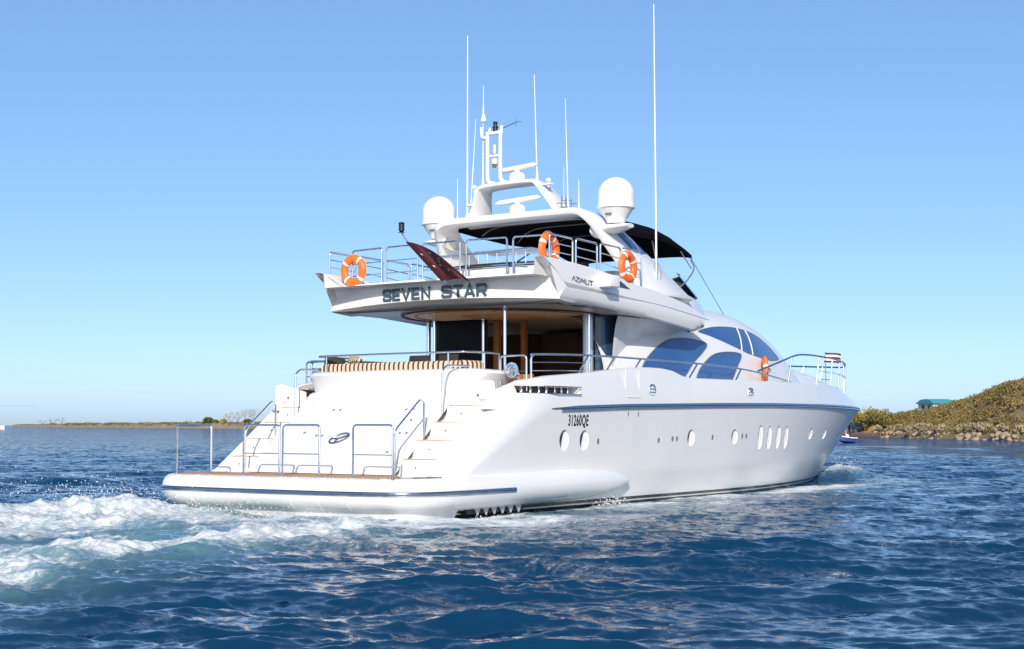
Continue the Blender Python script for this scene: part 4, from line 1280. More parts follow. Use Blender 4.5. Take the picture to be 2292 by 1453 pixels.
# ================================================================== SEA
def perlin(x, y, seed=0):
    rs = np.random.RandomState(seed); perm = rs.permutation(512); ang = rs.rand(512) * 2 * PI
    xi, yi = np.floor(x).astype(int), np.floor(y).astype(int); xf, yf = x - xi, y - yi
    def g(ix, iy, dx, dy):
        h = perm[(perm[ix & 511] + iy) & 511]; a = ang[h]; return np.cos(a) * dx + np.sin(a) * dy
    u, v_ = xf ** 3 * (xf * (xf * 6 - 15) + 10), yf ** 3 * (yf * (yf * 6 - 15) + 10)
    a = g(xi, yi, xf, yf); b_ = g(xi + 1, yi, xf - 1, yf); c_ = g(xi, yi + 1, xf, yf - 1); d = g(xi + 1, yi + 1, xf - 1, yf - 1)
    return (a * (1 - u) + b_ * u) * (1 - v_) + (c_ * (1 - u) + d * u) * v_
def fbm(x, y, n=4, seed=0):
    s, a = 0, 1.0
    for k in range(n): s = s + a * perlin(x * 2 ** k, y * 2 ** k, seed + k); a *= .5
    return s
# graded polar sheet: fine towards the boat, coarse elsewhere, out to the horizon
rad = [.6]
while rad[-1] < 14000:
    r = rad[-1]
    rad.append(r + (max(.035, r * r / 1.75 / 1500 * .34) if 8 < r < 700 else (.35 if r < 8 else r * .12)))
    if rad[-1] > 700 and r < 700: pass
rad = np.array(rad)
fine = math.radians(27)
az = np.concatenate([PSI + np.linspace(-fine, fine, 1150), PSI + np.linspace(fine, 2 * PI - fine, 160)[1:-1]])
AZ, RA = np.meshgrid(az, rad)
X, Y = CAM.x + RA * np.cos(AZ), CAM.y + RA * np.sin(AZ)
Z = np.zeros_like(X); DX = np.zeros_like(X); DY = np.zeros_like(X)
space = np.gradient(rad)[:, None] + 0 * X
rs = np.random.RandomState(5)
amp_mod = 1 + .8 * perlin(X / 9.0, Y / 7.0, 91) + .5 * perlin(X / 3.1, Y / 2.6, 92)
hull_half = np.interp(X, [-1.2, 0, 14, 20, 24, 27.5], [2.0, 3.3, 3.2, 2.6, 1.5, 0])
outside = np.maximum(np.abs(Y) - hull_half, 0) + np.maximum(X - 27, 0) + np.maximum(-X, 0)
damp = (1 - .70 * np.exp(-(outside / 1.6) ** 2)) * (1 - .38 * np.exp(-(outside / 6.0) ** 2))
wind = math.radians(212)
lost = np.zeros_like(X)
NW = 120
for k in range(NW):
    lam = .16 * (8.0 / .16) ** ((k + rs.rand()) / NW)
    th = wind + rs.randn() * (.34 + .36 * min(1, .35 / lam))
    amp = .0040 * lam ** .84 * (1.0 if lam < 2.6 else (2.6 / lam) ** .75)
    kx, ky = 2 * PI / lam * math.cos(th), 2 * PI / lam * math.sin(th)
    fade = np.clip((lam / np.maximum(space, 1e-3) - 1.7) / 2.0, 0, 1)
    lost += (amp * 2 * PI / lam) ** 2 / 2 * (1 - fade ** 2)
    ph = kx * X + ky * Y + rs.rand() * 2 * PI
    am = amp * fade * amp_mod * damp
    Z += am * np.sin(ph); DX += .9 * am * math.cos(th) * np.cos(ph); DY += .9 * am * math.sin(th) * np.cos(ph)
lost = np.sqrt(lost)
Z = Z * 1.15 + .10 * Z * np.abs(Z) / .2
# wake: turbulent water astern, foam along the flank, bow wave
ax = -X
wk_w = 3.5 + .36 * np.maximum(ax, 0)
cy = .0 + .02 * ax
inw = sstep(1.25, .72, np.abs(Y - cy) / wk_w) * sstep(-2.2, .6, ax) * sstep(70, 14, ax)
fade2 = np.clip((.9 / np.maximum(space, 1e-3) - .5), 0, 1)
tur = fbm(X / 1.7, Y / 1.7, 4, 20)
tur2 = np.abs(fbm(X / .9 + 40, Y / .9, 4, 33))
ridge = np.exp(-((np.abs(Y - cy) - (2.5 + .26 * ax)) / (.9 + .06 * ax)) ** 2) * sstep(-1.5, 1.0, ax) * sstep(45, 6, ax)
boil = np.exp(-(((X + 1.8) / 2.6) ** 2 + ((Y - 2.6) / 2.0) ** 2))
boil2 = np.exp(-(((X + 5.5) / 3.2) ** 2 + ((Y - 3.0) / 2.6) ** 2))
fine_t = fbm(X / .42, Y / .42, 3, 61)
fine_u = fbm(X / .18, Y / .18, 2, 64)
Z += fade2 * (inw * (.09 * tur + .06 * tur2 + .035 * fine_t + .022 * fine_u) + ridge * (.09 + .10 * tur + .05 * fine_t) + boil * (.15 + .09 * tur2 + .05 * fine_t + .03 * fine_u) + boil2 * (.06 + .08 * tur + .04 * fine_t))
side_d = -Y - 3.05
flank = sstep(-.3, .1, side_d) * sstep(5.5, .4, side_d - .32 * np.maximum(8 - X, 0) * .5) * sstep(-7, -1, X) * sstep(28, 20, X)
bowx = np.exp(-(((X - 26.6) / 1.7) ** 2 + ((np.abs(Y) - .95) / .75) ** 2))
Z += fade2 * (bowx * (.42 + .2 * tur2) + flank * .07 * tur)
near_hull = np.exp(-(side_d / .9) ** 2) * sstep(0, 2, X) * sstep(27, 25, X)
# foam density, broken up further in the shader
pat = fbm(X / 3.4, Y / 2.2, 4, 50)
quarter = np.exp(-(((X - 0.5) / 4.2) ** 2 + ((Y + 5.2) / 1.9) ** 2))
foam = inw * (.52 + .80 * pat + .30 * tur) + ridge * (.30 + .4 * pat) + boil * .75 + boil2 * .42 + quarter * (.34 + .7 * pat)
foam = foam + flank * (.50 + .70 * pat) + bowx * 1.0 + near_hull * (.55 + .5 * pat)
crest = sstep(.20, .34, Z) * .18 * (1 - inw)
U_, V_ = X * math.sin(PSI) - Y * math.cos(PSI), X * math.cos(PSI) + Y * math.sin(PSI)
streak = sstep(.12, .5, fbm(U_ / 6.5 + 3, V_ / 1.5, 4, 70)) * sstep(34, 14, np.hypot(X + 11, Y + 9)) * (.50 + .25 * sstep(2, -8, U_ - (-8 * math.sin(PSI) + 9 * math.cos(PSI))))
patch2 = np.exp(-(((X + 6.6) / 1.5) ** 2 + ((Y + 7.4) / .7) ** 2)) * .6 + np.exp(-(((X + 4.6) / 1.2) ** 2 + ((Y + 6.0) / .8) ** 2)) * .45
foam = np.clip(foam + crest + streak + patch2, 0, 1.4)
aer = np.clip(inw * (.55 + .5 * tur) + boil * .8 + boil2 * .5 + bowx * .5 + flank * .22 + near_hull * .3, 0, 1)
Xd, Yd = X + DX * 1.1, Y + DY * 1.1
nr, na = X.shape
idx = np.arange(nr * na).reshape(nr, na)
nx_ = np.roll(idx, -1, axis=1)
faces = np.stack([idx[:-1], nx_[:-1], nx_[1:], idx[1:]], -1).reshape(-1, 4)
# earth curvature is ignored; the sheet simply runs to the horizon
verts = np.stack([Xd, Yd, Z + SEA], -1).reshape(-1, 3)

def sea_mat():
    m, n, b, L = principled('sea_water')
    N = n.nodes.new
    geo = N('ShaderNodeNewGeometry')
    fo = N('ShaderNodeAttribute'); fo.attribute_name = 'foam'
    ae = N('ShaderNodeAttribute'); ae.attribute_name = 'aerated'
    # water colour
    mx = N('ShaderNodeMix'); mx.data_type = 'RGBA'
    mx.inputs[6].default_value = (.0022, .032, .080, 1); mx.inputs[7].default_value = (.15, .30, .33, 1)
    L.new(ae.outputs['Fac'], mx.inputs[0])
    # foam lace
    def noise(scale, det, dist=0, mapscale=(1, 1, 1)):
        mp = N('ShaderNodeMapping'); mp.inputs['Scale'].default_value = mapscale; L.new(geo.outputs['Position'], mp.inputs[0])
        t = N('ShaderNodeTexNoise'); t.inputs['Scale'].default_value = scale; t.inputs['Detail'].default_value = det; t.inputs['Distortion'].default_value = dist; t.inputs['Roughness'].default_value = .62
        L.new(mp.outputs[0], t.inputs['Vector']); return t.outputs[0]
    def math_(op, a, b_, clamp=False):
        q = N('ShaderNodeMath'); q.operation = op; q.use_clamp = clamp
        for i, x in enumerate((a, b_)):
            if x is None: continue
            if isinstance(x, (int, float)): q.inputs[i].default_value = x
            else: L.new(x, q.inputs[i])
        return q.outputs[0]
    n1 = noise(1.5, 8, .9, (.7, 1.25, 1)); n2 = noise(6.0, 8, .6, (.75, 1.2, 1)); n3 = noise(22.0, 4, .3)
    lace = math_('ADD', math_('ADD', math_('MULTIPLY', n1, .45), math_('MULTIPLY', n2, .34)), math_('MULTIPLY', n3, .21))
    lace = math_('MULTIPLY', math_('SUBTRACT', lace, .5), 2.3)
    thr = math_('SUBTRACT', math_('ADD', math_('MULTIPLY', fo.outputs['Fac'], .56), lace), .36)
    cov = math_('MULTIPLY', thr, 3.5, True)
    thin = math_('MULTIPLY', math_('ADD', thr, .13), 2.2, True)        # milky thin foam round the dense lace
    cov2 = math_('MAXIMUM', cov, math_('MULTIPLY', math_('MULTIPLY', thin, fo.outputs['Fac']), .62))
    def bump(h, st, d, prev=None):
        bp = N('ShaderNodeBump'); bp.inputs['Strength'].default_value = st; bp.inputs['Distance'].default_value = d
        L.new(h, bp.inputs['Height'])
        if prev: L.new(prev, bp.inputs['Normal'])
        return bp.outputs[0]
    # ripples too small for the mesh: slopes taken from noise, stronger where the mesh carries fewer waves
    ch = N('ShaderNodeAttribute'); ch.attribute_name = 'chop'
    gust = noise(.055, 4, .3, (1.0, 2.2, 1)); gust2 = noise(.5, 3, .2, (1, 1.6, 1))
    amp = math_('ADD', math_('MULTIPLY', ch.outputs['Fac'], 9.0), .70)
    amp = math_('MULTIPLY', amp, math_('ADD', math_('MULTIPLY', gust, 1.6), math_('MULTIPLY', gust2, .6)))
    def slope(scale, det, ms, w_):
        mp = N('ShaderNodeMapping'); mp.inputs['Scale'].default_value = ms; mp.inputs['Rotation'].default_value = (0, 0, -.35); L.new(geo.outputs['Position'], mp.inputs[0])
        t = N('ShaderNodeTexNoise'); t.inputs['Scale'].default_value = scale; t.inputs['Detail'].default_value = det; t.inputs['Distortion'].default_value = .5; t.inputs['Roughness'].default_value = .68
        L.new(mp.outputs[0], t.inputs['Vector'])
        q = N('ShaderNodeVectorMath'); q.operation = 'SUBTRACT'; q.inputs[1].default_value = (.5, .5, .5); L.new(t.outputs['Color'], q.inputs[0])
        q2 = N('ShaderNodeVectorMath'); q2.operation = 'MULTIPLY'; q2.inputs[1].default_value = (w_, w_ * .7, 0); L.new(q.outputs[0], q2.inputs[0])
        return q2.outputs[0]
    def vadd(a, b_):
        q = N('ShaderNodeVectorMath'); q.operation = 'ADD'; L.new(a, q.inputs[0]); L.new(b_, q.inputs[1]); return q.outputs[0]
    sl_ = vadd(slope(2.0, 6, (1.5, .75, 1), 1.15), slope(8.0, 4, (1.5, .75, 1), .85))
    sc = N('ShaderNodeVectorMath'); sc.operation = 'SCALE'; L.new(sl_, sc.inputs[0]); L.new(amp, sc.inputs['Scale'])
    nv = N('ShaderNodeVectorMath'); nv.operation = 'NORMALIZE'; L.new(vadd(geo.outputs['Normal'], sc.outputs[0]), nv.inputs[0])
    nb = nv.outputs[0]
    L.new(nb, b.inputs['Normal'])
    L.new(mx.outputs[2], b.inputs['Base Color'])
    b.inputs['Roughness'].default_value = .06
    b.inputs['IOR'].default_value = 1.333
    spv = math_('SUBTRACT', .5, math_('MULTIPLY', ch.outputs['Fac'], 1.15)); L.new(math_('MAXIMUM', spv, .16), b.inputs['Specular IOR Level'])
    fb = N('ShaderNodeBsdfPrincipled'); fb.inputs['Base Color'].default_value = (.66, .70, .71, 1); fb.inputs['Roughness'].default_value = .9; fb.inputs['Specular IOR Level'].default_value = .1
    fn = bump(n2, .8, .10, nb); L.new(fn, fb.inputs['Normal'])
    # unresolved steep facets far off: mostly light from within the water, little mirror
    fd = N('ShaderNodeBsdfDiffuse'); fd.inputs['Color'].default_value = (.006, .068, .175, 1)
    far = math_('MINIMUM', math_('MULTIPLY', math_('MAXIMUM', math_('SUBTRACT', ch.outputs['Fac'], .12), 0), 5.0), .70)
    far = math_('MULTIPLY', far, math_('ADD', math_('MULTIPLY', gust, .8), .58), True)
    m0 = N('ShaderNodeMixShader'); L.new(far, m0.inputs[0]); L.new(b.outputs[0], m0.inputs[1]); L.new(fd.outputs[0], m0.inputs[2])
    ms = N('ShaderNodeMixShader'); L.new(cov2, ms.inputs[0]); L.new(m0.outputs[0], ms.inputs[1]); L.new(fb.outputs[0], ms.inputs[2])
    L.new(ms.outputs[0], n.nodes['Material Output'].inputs['Surface'])
    return m
M['sea'] = sea_mat()
M['spray'] = mat('spray_drops', (.80, .83, .84), .6)
sea = raw_mesh('water', verts, faces, M['sea'], smooth=True, attrs={'foam': foam.ravel(), 'aerated': aer.ravel(), 'chop': lost.ravel()})
tag(sea, 'choppy deep blue sea with a white wake behind the yacht', 'water', kind='structure')

# spray: loose drops and flecks of foam thrown up at stern, flank and bow
def spray():
    c = []
    def burst(n, cx, cy_, cz, sx, sy, sz):
        q = R.randn(n, 3) * (sx, sy, sz); q[:, 2] = np.abs(q[:, 2]); c.append(q + (cx, cy_, cz))
    burst(420, -.6, 3.6, .45, .9, .8, .20)
    burst(260, -3.2, 4.4, .55, 1.5, .8, .16)
    burst(420, -.35, .6, .22, .35, .9, .16)
    burst(160, -.3, -1.1, .18, .4, .7, .10)
    burst(300, 26.4, -.9, .45, .8, .35, .22)
    burst(220, 7.2, -3.35, .18, .35, .12, .10)
    burst(160, 2.9, -3.4, .12, .5, .10, .03)
    P = np.concatenate(c)
    o = np.array([(1, 0, 0), (-1, 0, 0), (0, 1, 0), (0, -1, 0), (0, 0, 1), (0, 0, -1)], float)
    tri = np.array([(0, 2, 4), (2, 1, 4), (1, 3, 4), (3, 0, 4), (2, 0, 5), (1, 2, 5), (3, 1, 5), (0, 3, 5)])
    s = (.004 + .011 * R.rand(len(P)) ** 2)[:, None, None]
    v = P[:, None, :] + o[None] * s * (1, 1, 1.3)
    f = tri[None] + (np.arange(len(P)) * 6)[:, None, None]
    return raw_mesh('spray', v.reshape(-1, 3), f.reshape(-1, 3), M['spray'], smooth=True)
sp = spray(); tag(sp, 'white spray drops thrown up around the stern and bow of the yacht', 'spray', kind='stuff')

# ================================================================== SHORES
def cards(cent, size, rng, flat=.0, squash=.6):
    n = len(cent)
    a = rng.randn(n, 3); a[:, 2] *= squash; a /= np.linalg.norm(a, axis=1)[:, None]
    t = rng.randn(n, 3); t -= a * (t * a).sum(1)[:, None]; t /= np.linalg.norm(t, axis=1)[:, None]
    b_ = np.cross(a, t); s = (size * (.6 + .8 * rng.rand(n)))[:, None]
    v = np.stack([cent - t * s - b_ * s * .45, cent + t * s * .2 - b_ * s * .6, cent + t * s + b_ * s * .1, cent + t * s * .1 + b_ * s * .6], 1)
    return v.reshape(-1, 3), np.arange(n * 4).reshape(n, 4)
def leaf_mat(name, c0, c1, scale=.6):
    m, n, b, L = principled(name)
    geo = n.nodes.new('ShaderNodeNewGeometry'); t = n.nodes.new('ShaderNodeTexNoise'); t.inputs['Scale'].default_value = scale; t.inputs['Detail'].default_value = 6
    L.new(geo.outputs['Position'], t.inputs['Vector'])
    ad = n.nodes.new('ShaderNodeMath'); ad.operation = 'MULTIPLY_ADD'; ad.inputs[1].default_value = .5
    L.new(geo.outputs['Random Per Island'], ad.inputs[0]); L.new(t.outputs[0], ad.inputs[2])
    r = n.nodes.new('ShaderNodeValToRGB'); r.color_ramp.elements[0].position = .45; r.color_ramp.elements[1].position = 1.0
    r.color_ramp.elements[0].color = (*c0, 1); r.color_ramp.elements[1].color = (*c1, 1)
    L.new(ad.outputs[0], r.inputs[0]); L.new(r.outputs[0], b.inputs['Base Color'])
    b.inputs['Roughness'].default_value = .8; b.inputs['Specular IOR Level'].default_value = .15
    return m
M['heath'] = leaf_mat('heath_leaves', (.075, .060, .020), (.32, .235, .095), .11)
M['heath_green'] = leaf_mat('green_leaves', (.11, .105, .03), (.27, .23, .075), .4)
M['pale'] = leaf_mat('pale_leaves', (.16, .13, .07), (.42, .36, .22), .8)
M['olive'] = leaf_mat('olive_leaves', (.12, .10, .018), (.42, .34, .085), .4)
M['dkgreen'] = leaf_mat('far_green_leaves', (.04, .055, .018), (.16, .17, .05), .3)
M['twig'] = mat('bare_twigs', (.33, .29, .27), .9)
M['trunk'] = mat('bark', (.12, .09, .06), .9)
M['rock'] = mat('shore_rock', (.34, .25, .17), .85, var=.5, vscale=1.5, bump=.6, bscale=6)
M['rock_red'] = mat('reddish_rock', (.27, .15, .10), .85, var=.45, vscale=1.2, bump=.6, bscale=6)
M['soil'] = mat('hill_soil', (.24, .18, .085), .95, var=.35, vscale=.5)

# right hand hill
SH = np.array([(260, 112), (211.5, 74.7), (199.5, 66.6), (183.1, 53.8), (166.5, 42.0), (155.4, 33.0), (145.6, 25.6), (132, 12), (118, -8), (105, -30)], float)
sl = np.concatenate([[0], np.cumsum(np.linalg.norm(np.diff(SH, axis=0), axis=1))])
def shore(s): return np.stack([np.interp(s, sl, SH[:, 0]), np.interp(s, sl, SH[:, 1])], -1)
tdir = SH[-1] - SH[1]; tdir /= np.linalg.norm(tdir); ndir = np.array([-tdir[1], tdir[0]])
ndir = SH[4] - np.array([CAM.x, CAM.y]); ndir /= np.linalg.norm(ndir)
SKEY = sl[1]
def ridge_h(s):   # height of the ground well behind the shore
    return np.interp(s, [sl[0], sl[1], sl[2], sl[3] - 8, sl[3], sl[4], sl[5], sl[6], sl[7], sl[9]], [.9, .9, 1.0, 1.3, 2.4, 3.4, 4.5, 6.2, 7.6, 8.6])
def hill_z(s, d): 
    return SEA + (-.6 + 1.25 * sstep(-1, 2.2, d)) + ridge_h(s) * sstep(1.5, 30, d) - 0.0
ss, dd = np.meshgrid(np.linspace(0, sl[-1], 200), np.concatenate([np.linspace(-3, 6, 12), np.linspace(7, 70, 34)]))
P2 = shore(ss.ravel()) + ndir * dd.ravel()[:, None]
hz = hill_z(ss.ravel(), dd.ravel()) + .22 * fbm(P2[:, 0] / 4, P2[:, 1] / 4, 3, 80)
idh = np.arange(ss.size).reshape(ss.shape)
fh = np.stack([idh[:-1, :-1], idh[:-1, 1:], idh[1:, 1:], idh[1:, :-1]], -1).reshape(-1, 4)
hill = raw_mesh('hill', np.column_stack([P2, hz]), fh, M['soil'], smooth=True)
tag(hill, 'low scrub covered headland sloping down to a rocky shore', 'hill', kind='structure')
# scrub on the hill: one mass of small leaves in clumps
rg = np.random.RandomState(3)
def scrub(n, s0, s1, d0, d1, hmin, hmax, per, lsize, seed):
    r_ = np.random.RandomState(seed)
    s = s0 + (s1 - s0) * r_.rand(n); d = d0 + (d1 - d0) * r_.rand(n) ** .8
    p = shore(s) + ndir * d[:, None]; z = hill_z(s, d); h = hmin + (hmax - hmin) * r_.rand(n)
    out = []
    q = r_.randn(n, per, 3); q /= np.linalg.norm(q, axis=2)[..., None]; q *= (r_.rand(n, per, 1) ** .4)
    q[..., 2] = np.abs(q[..., 2])
    c = np.concatenate([p, z[:, None]], 1)[:, None, :] + q * np.stack([h * .8, h * .8, h], -1)[:, None, :]
    return cards(c.reshape(-1, 3), np.full(n * per, lsize), r_)
v1, f1 = scrub(3000, sl[2] + 4, sl[9], 3.5, 50, .35, .8, 64, .12, 1)
o = raw_mesh('scrub', v1, f1, M['heath']); tag(o, 'dense olive brown scrub covering the headland', 'scrub', kind='stuff')
v1, f1 = scrub(520, sl[3] - 4, sl[9], 6, 50, .6, 1.1, 60, .12, 9)
o = raw_mesh('green_scrub', v1, f1, M['heath_green']); tag(o, 'greener bushes scattered through the headland scrub', 'scrub', kind='stuff')
# separate shrubs along the foot of the hill
def crown_pts(n, r_, lobes, rx, rz):
    L_ = r_.randn(lobes, 3); L_ /= np.linalg.norm(L_, axis=1)[:, None]; L_[:, 2] = np.abs(L_[:, 2]) * .9
    cen = L_ * np.array([rx * .62, rx * .62, rz * .62]); k = r_.randint(0, lobes, n)
    q = r_.randn(n, 3); q /= np.linalg.norm(q, axis=1)[:, None]; q *= (r_.rand(n, 1) ** .35)
    return cen[k] + q * np.array([rx * .48, rx * .48, rz * .42]) * (.6 + .7 * r_.rand(lobes, 1))[k]
def bush(name, loc, rx, rz, n, lsize, m, seed, trunk_h=.0, trunk_r=.05, squash=.6):
    r_ = np.random.RandomState(seed); root = empty(name, loc)
    c = crown_pts(n, r_, 9, rx, rz); c[:, 2] += trunk_h + rz * .35
    v, f = cards(c, np.full(n, lsize), r_, squash=squash)
    raw_mesh('crown', v, f, m, root)
    mb = MB()
    for k in range(4):
        a = k * 1.7 + r_.rand(); e = V((math.cos(a) * rx * .5, math.sin(a) * rx * .5, trunk_h + rz * .8))
        mb.tube([(0, 0, -.2), (e.x * .3, e.y * .3, e.z * .45), e], [trunk_r, trunk_r * .7, trunk_r * .3], seg=6)
    mb.build('trunk', M['trunk'], root)
    return root
def at_shore(s, d): p = shore(np.array([s]))[0] + ndir * d; return (p[0], p[1], float(hill_z(np.array([s]), np.array([d]))[0]))
for k, (s, d, rx, rz, mk, lab) in enumerate((
    (sl[2] - 2, 5, 1.6, 1.4, 'olive', 'yellow green tree nearest the bow of the yacht on the low point'),
    (sl[2] + 4, 7, 2.2, 2.1, 'olive', 'tall yellow olive tree second from the bow on the low point'),
    (sl[2] + 9.5, 7.5, 2.5, 2.5, 'olive', 'broad yellow green tree where the scrub hill begins'),
    (sl[2] + 15, 9, 2.4, 2.6, 'heath_green', 'dull green tree just right of the yellow trees on the point'))):
    t = bush('shore_tree', at_shore(s, d), rx, rz, 3200, .13, M[mk], 40 + k, .5, .10); tag(t, lab, 'tree', 'trees on the low point')
bush_labels = ['pale grey green shrub at the left end of the rocky waterline', 'low pale bush beside the brown seawall end', 'round pale shrub above the first big rocks', 'small straw coloured bush in the middle of the rocks',
               'wide pale bush below the blue roofed house', 'pale bush in a hollow of the rocky shore', 'sand coloured rounded shrub on the right shore', 'tall pale shrub highest of those by the water', 'low sprawling pale bush by the right edge of the picture', 'pale shrub last before the right edge of the picture']
for k in range(10):
    s = lerp(sl[3] - 9, sl[6] + 2, (k + .3 * rg.rand()) / 9.5); d = 3.2 + 1.6 * rg.rand()
    t = bush('pale_shrub', at_shore(s, d), .9 + .7 * rg.rand(), .8 + .55 * rg.rand(), 900, .15, M['pale'], 60 + k, 0, .04); tag(t, bush_labels[k], 'shrub', 'pale shrubs behind the right shore rocks')
# boulders at the waterline
def rock_mesh(seed):
    bm = bmesh.new(); bmesh.ops.create_icosphere(bm, subdivisions=2, radius=1)
    r_ = np.random.RandomState(seed); pl = r_.randn(7, 3); pl /= np.linalg.norm(pl, axis=1)[:, None]; dist = .62 + .25 * r_.rand(7)
    for v in bm.verts:
        for n_, d_ in zip(pl, dist):
            q = v.co.dot(V(n_))
            if q > d_: v.co -= V(n_) * (q - d_)
        v.co *= 1 + .06 * r_.randn()
    me = bpy.data.meshes.new('boulder'); bm.to_mesh(me); bm.free(); return me
rocks = []
for k in range(5):
    me = rock_mesh(k); me.materials.append(M['rock'] if k % 2 == 0 else M['pale_rock'] if 'pale_rock' in M else M['rock']); rocks.append(me)
for k in range(190):
    s = lerp(sl[2] + 6, sl[7], rg.rand()); d = rg.rand() ** 1.3 * 3.4 - .5; x, y, z = at_shore(s, d)
    sc = .16 + .34 * rg.rand() ** 2
    o = bpy.data.objects.new('boulder', rocks[k % 5]); o.location = (x, y, z + sc * .15); o.scale = (sc * 1.25, sc * 1.1, sc * .8); o.rotation_euler = (rg.rand() * .5, rg.rand() * .5, rg.rand() * 6)
    COL.objects.link(o); tag(o, 'weathered brown boulder at the foot of the scrub covered headland', 'boulder', 'boulders along the right shore')
# low reddish seawall on the point
mb = MB(); rows = []
for s in np.linspace(sl[1] - 20, sl[3] - 6, 40):
    p = shore(np.array([s]))[0]; j = .12 * math.sin(s * 1.7) + .08 * math.sin(s * 4.1)
    rows.append([(p[0] + ndir[0] * e, p[1] + ndir[1] * e, SEA + z + (j if z > .3 else 0)) for e, z in ((-.6, -.4), (-.2 + j, .25), (.1, .62), (.5, .70), (1.2, .68), (1.3, .1))])
o = mb.grid(rows).build('seawall', M['rock_red'], None, angle=60); tag(o, 'low reddish brown stone seawall on the point beyond the bow', 'seawall')
# house with a blue roof showing over the scrub
hx = at_shore(lerp(sl[3], sl[4], .95), 31)
hb = empty('blue_roof_house', (hx[0], hx[1], hx[2] - .15)); hb.rotation_euler = (0, 0, math.atan2(tdir[1], tdir[0]))
MB().box((0, 0, .55), (5.0, 3.0, 1.1)).build('wall', mat('white_wall', (.74, .74, .72), .8), hb)
MB().prism([(-2.9, 1.1), (2.9, 1.1), (1.9, 1.62), (.5, 1.78), (-1.2, 1.70)], 3.6, lambda u, v_, w_: (u, w_ - 1.8, v_)).build('roof', mat('teal_roof', (.05, .32, .36), .5), hb)
for x in (-.8, 1.2): MB().box((x, -1.52, .6), (.8, .06, .6)).build('window', M['darkglass'], hb)
tag(hb, 'white house with a teal blue roof showing over the scrub hill', 'house')
# orange tent and a dark parked van on the point
tx = at_shore(sl[3] - 10, 3.0); tn_ = empty('tent', tx, (0, 0, 1.0))
MB().prism([(-.6, 0), (.6, 0), (.42, .55), (0, .78), (-.42, .55)], 1.1, lambda u, v_, w_: (u, w_ - .55, v_)).build('canopy', mat('orange_nylon', (.65, .22, .05), .7), tn_)
MB().prism([(-.25, .02), (.25, .02), (.12, .5)], .02, lambda u, v_, w_: (u, -.58 + w_, v_)).build('flap', M['grey'], tn_)
tag(tn_, 'small orange tent among the bushes above the seawall', 'tent')
vx = at_shore(sl[2] + 3, 2.2); vn = empty('van', vx, (0, 0, math.atan2(tdir[1], tdir[0])))
MB().prism([(-1.3, .3), (1.3, .3), (1.3, .85), (1.0, 1.0), (.6, 1.45), (-1.25, 1.45), (-1.3, 1.2)], 1.2, lambda u, v_, w_: (u, w_ - .6, v_)).build('body', M['black'], vn, bevel=.06)
for x in (-.85, .85):
    for y in (-.6, .6): MB().lathe([(0, -.08), (.26, -.08), (.28, 0), (.26, .08), (0, .08)], (x, y, .28), seg=16, rot=Matrix.Rotation(PI / 2, 3, 'X')).build('wheel', M['grey'], vn)
for x, l in ((.2, .9), (-.7, .6)): MB().box((x, -.62, 1.15), (l, .03, .34)).build('window', M['smoke'], vn)
tag(vn, 'dark van parked on the point behind the reddish seawall', 'van')

# ---------------------------------------------------------------- small jet boat beyond the bow
jb = empty('small_boat', (121, 36.4, SEA + .05), (0, 0, PSI + PI * .75))
rows = []
for t in np.linspace(0, 1, 12):
    wd = .62 * (1 - t ** 3.0) ** .6 + .01; x = -1.3 + 2.8 * t; up = .25 * t * t
    rows.append([(x, -wd, .42 + up), (x, -wd * .8, .05 + up * .8), (x, 0, -.12 + up), (x, wd * .8, .05 + up * .8), (x, wd, .42 + up), (x, wd * .7, .36 + up), (x, -wd * .7, .36 + up)])
MB().grid(rows, closeu=True).build('hull', mat('blue_hull', (.05, .12, .38), .3), jb)
MB().tube([(r_[0][0], r_[0][1], r_[0][2]) for r_ in rows] + [(r_[4][0], r_[4][1], r_[4][2]) for r_ in reversed(rows)], .07).build('gunwale', M['dome'], jb)
MB().prism([(-.2, .4), (.5, .4), (.3, .85), (-.1, .8)], .8, lambda u, v_, w_: (u, w_ - .4, v_)).build('console', M['dome'], jb, bevel=.03)
tag(jb, 'small blue and white open boat just beyond the yacht bow', 'boat')
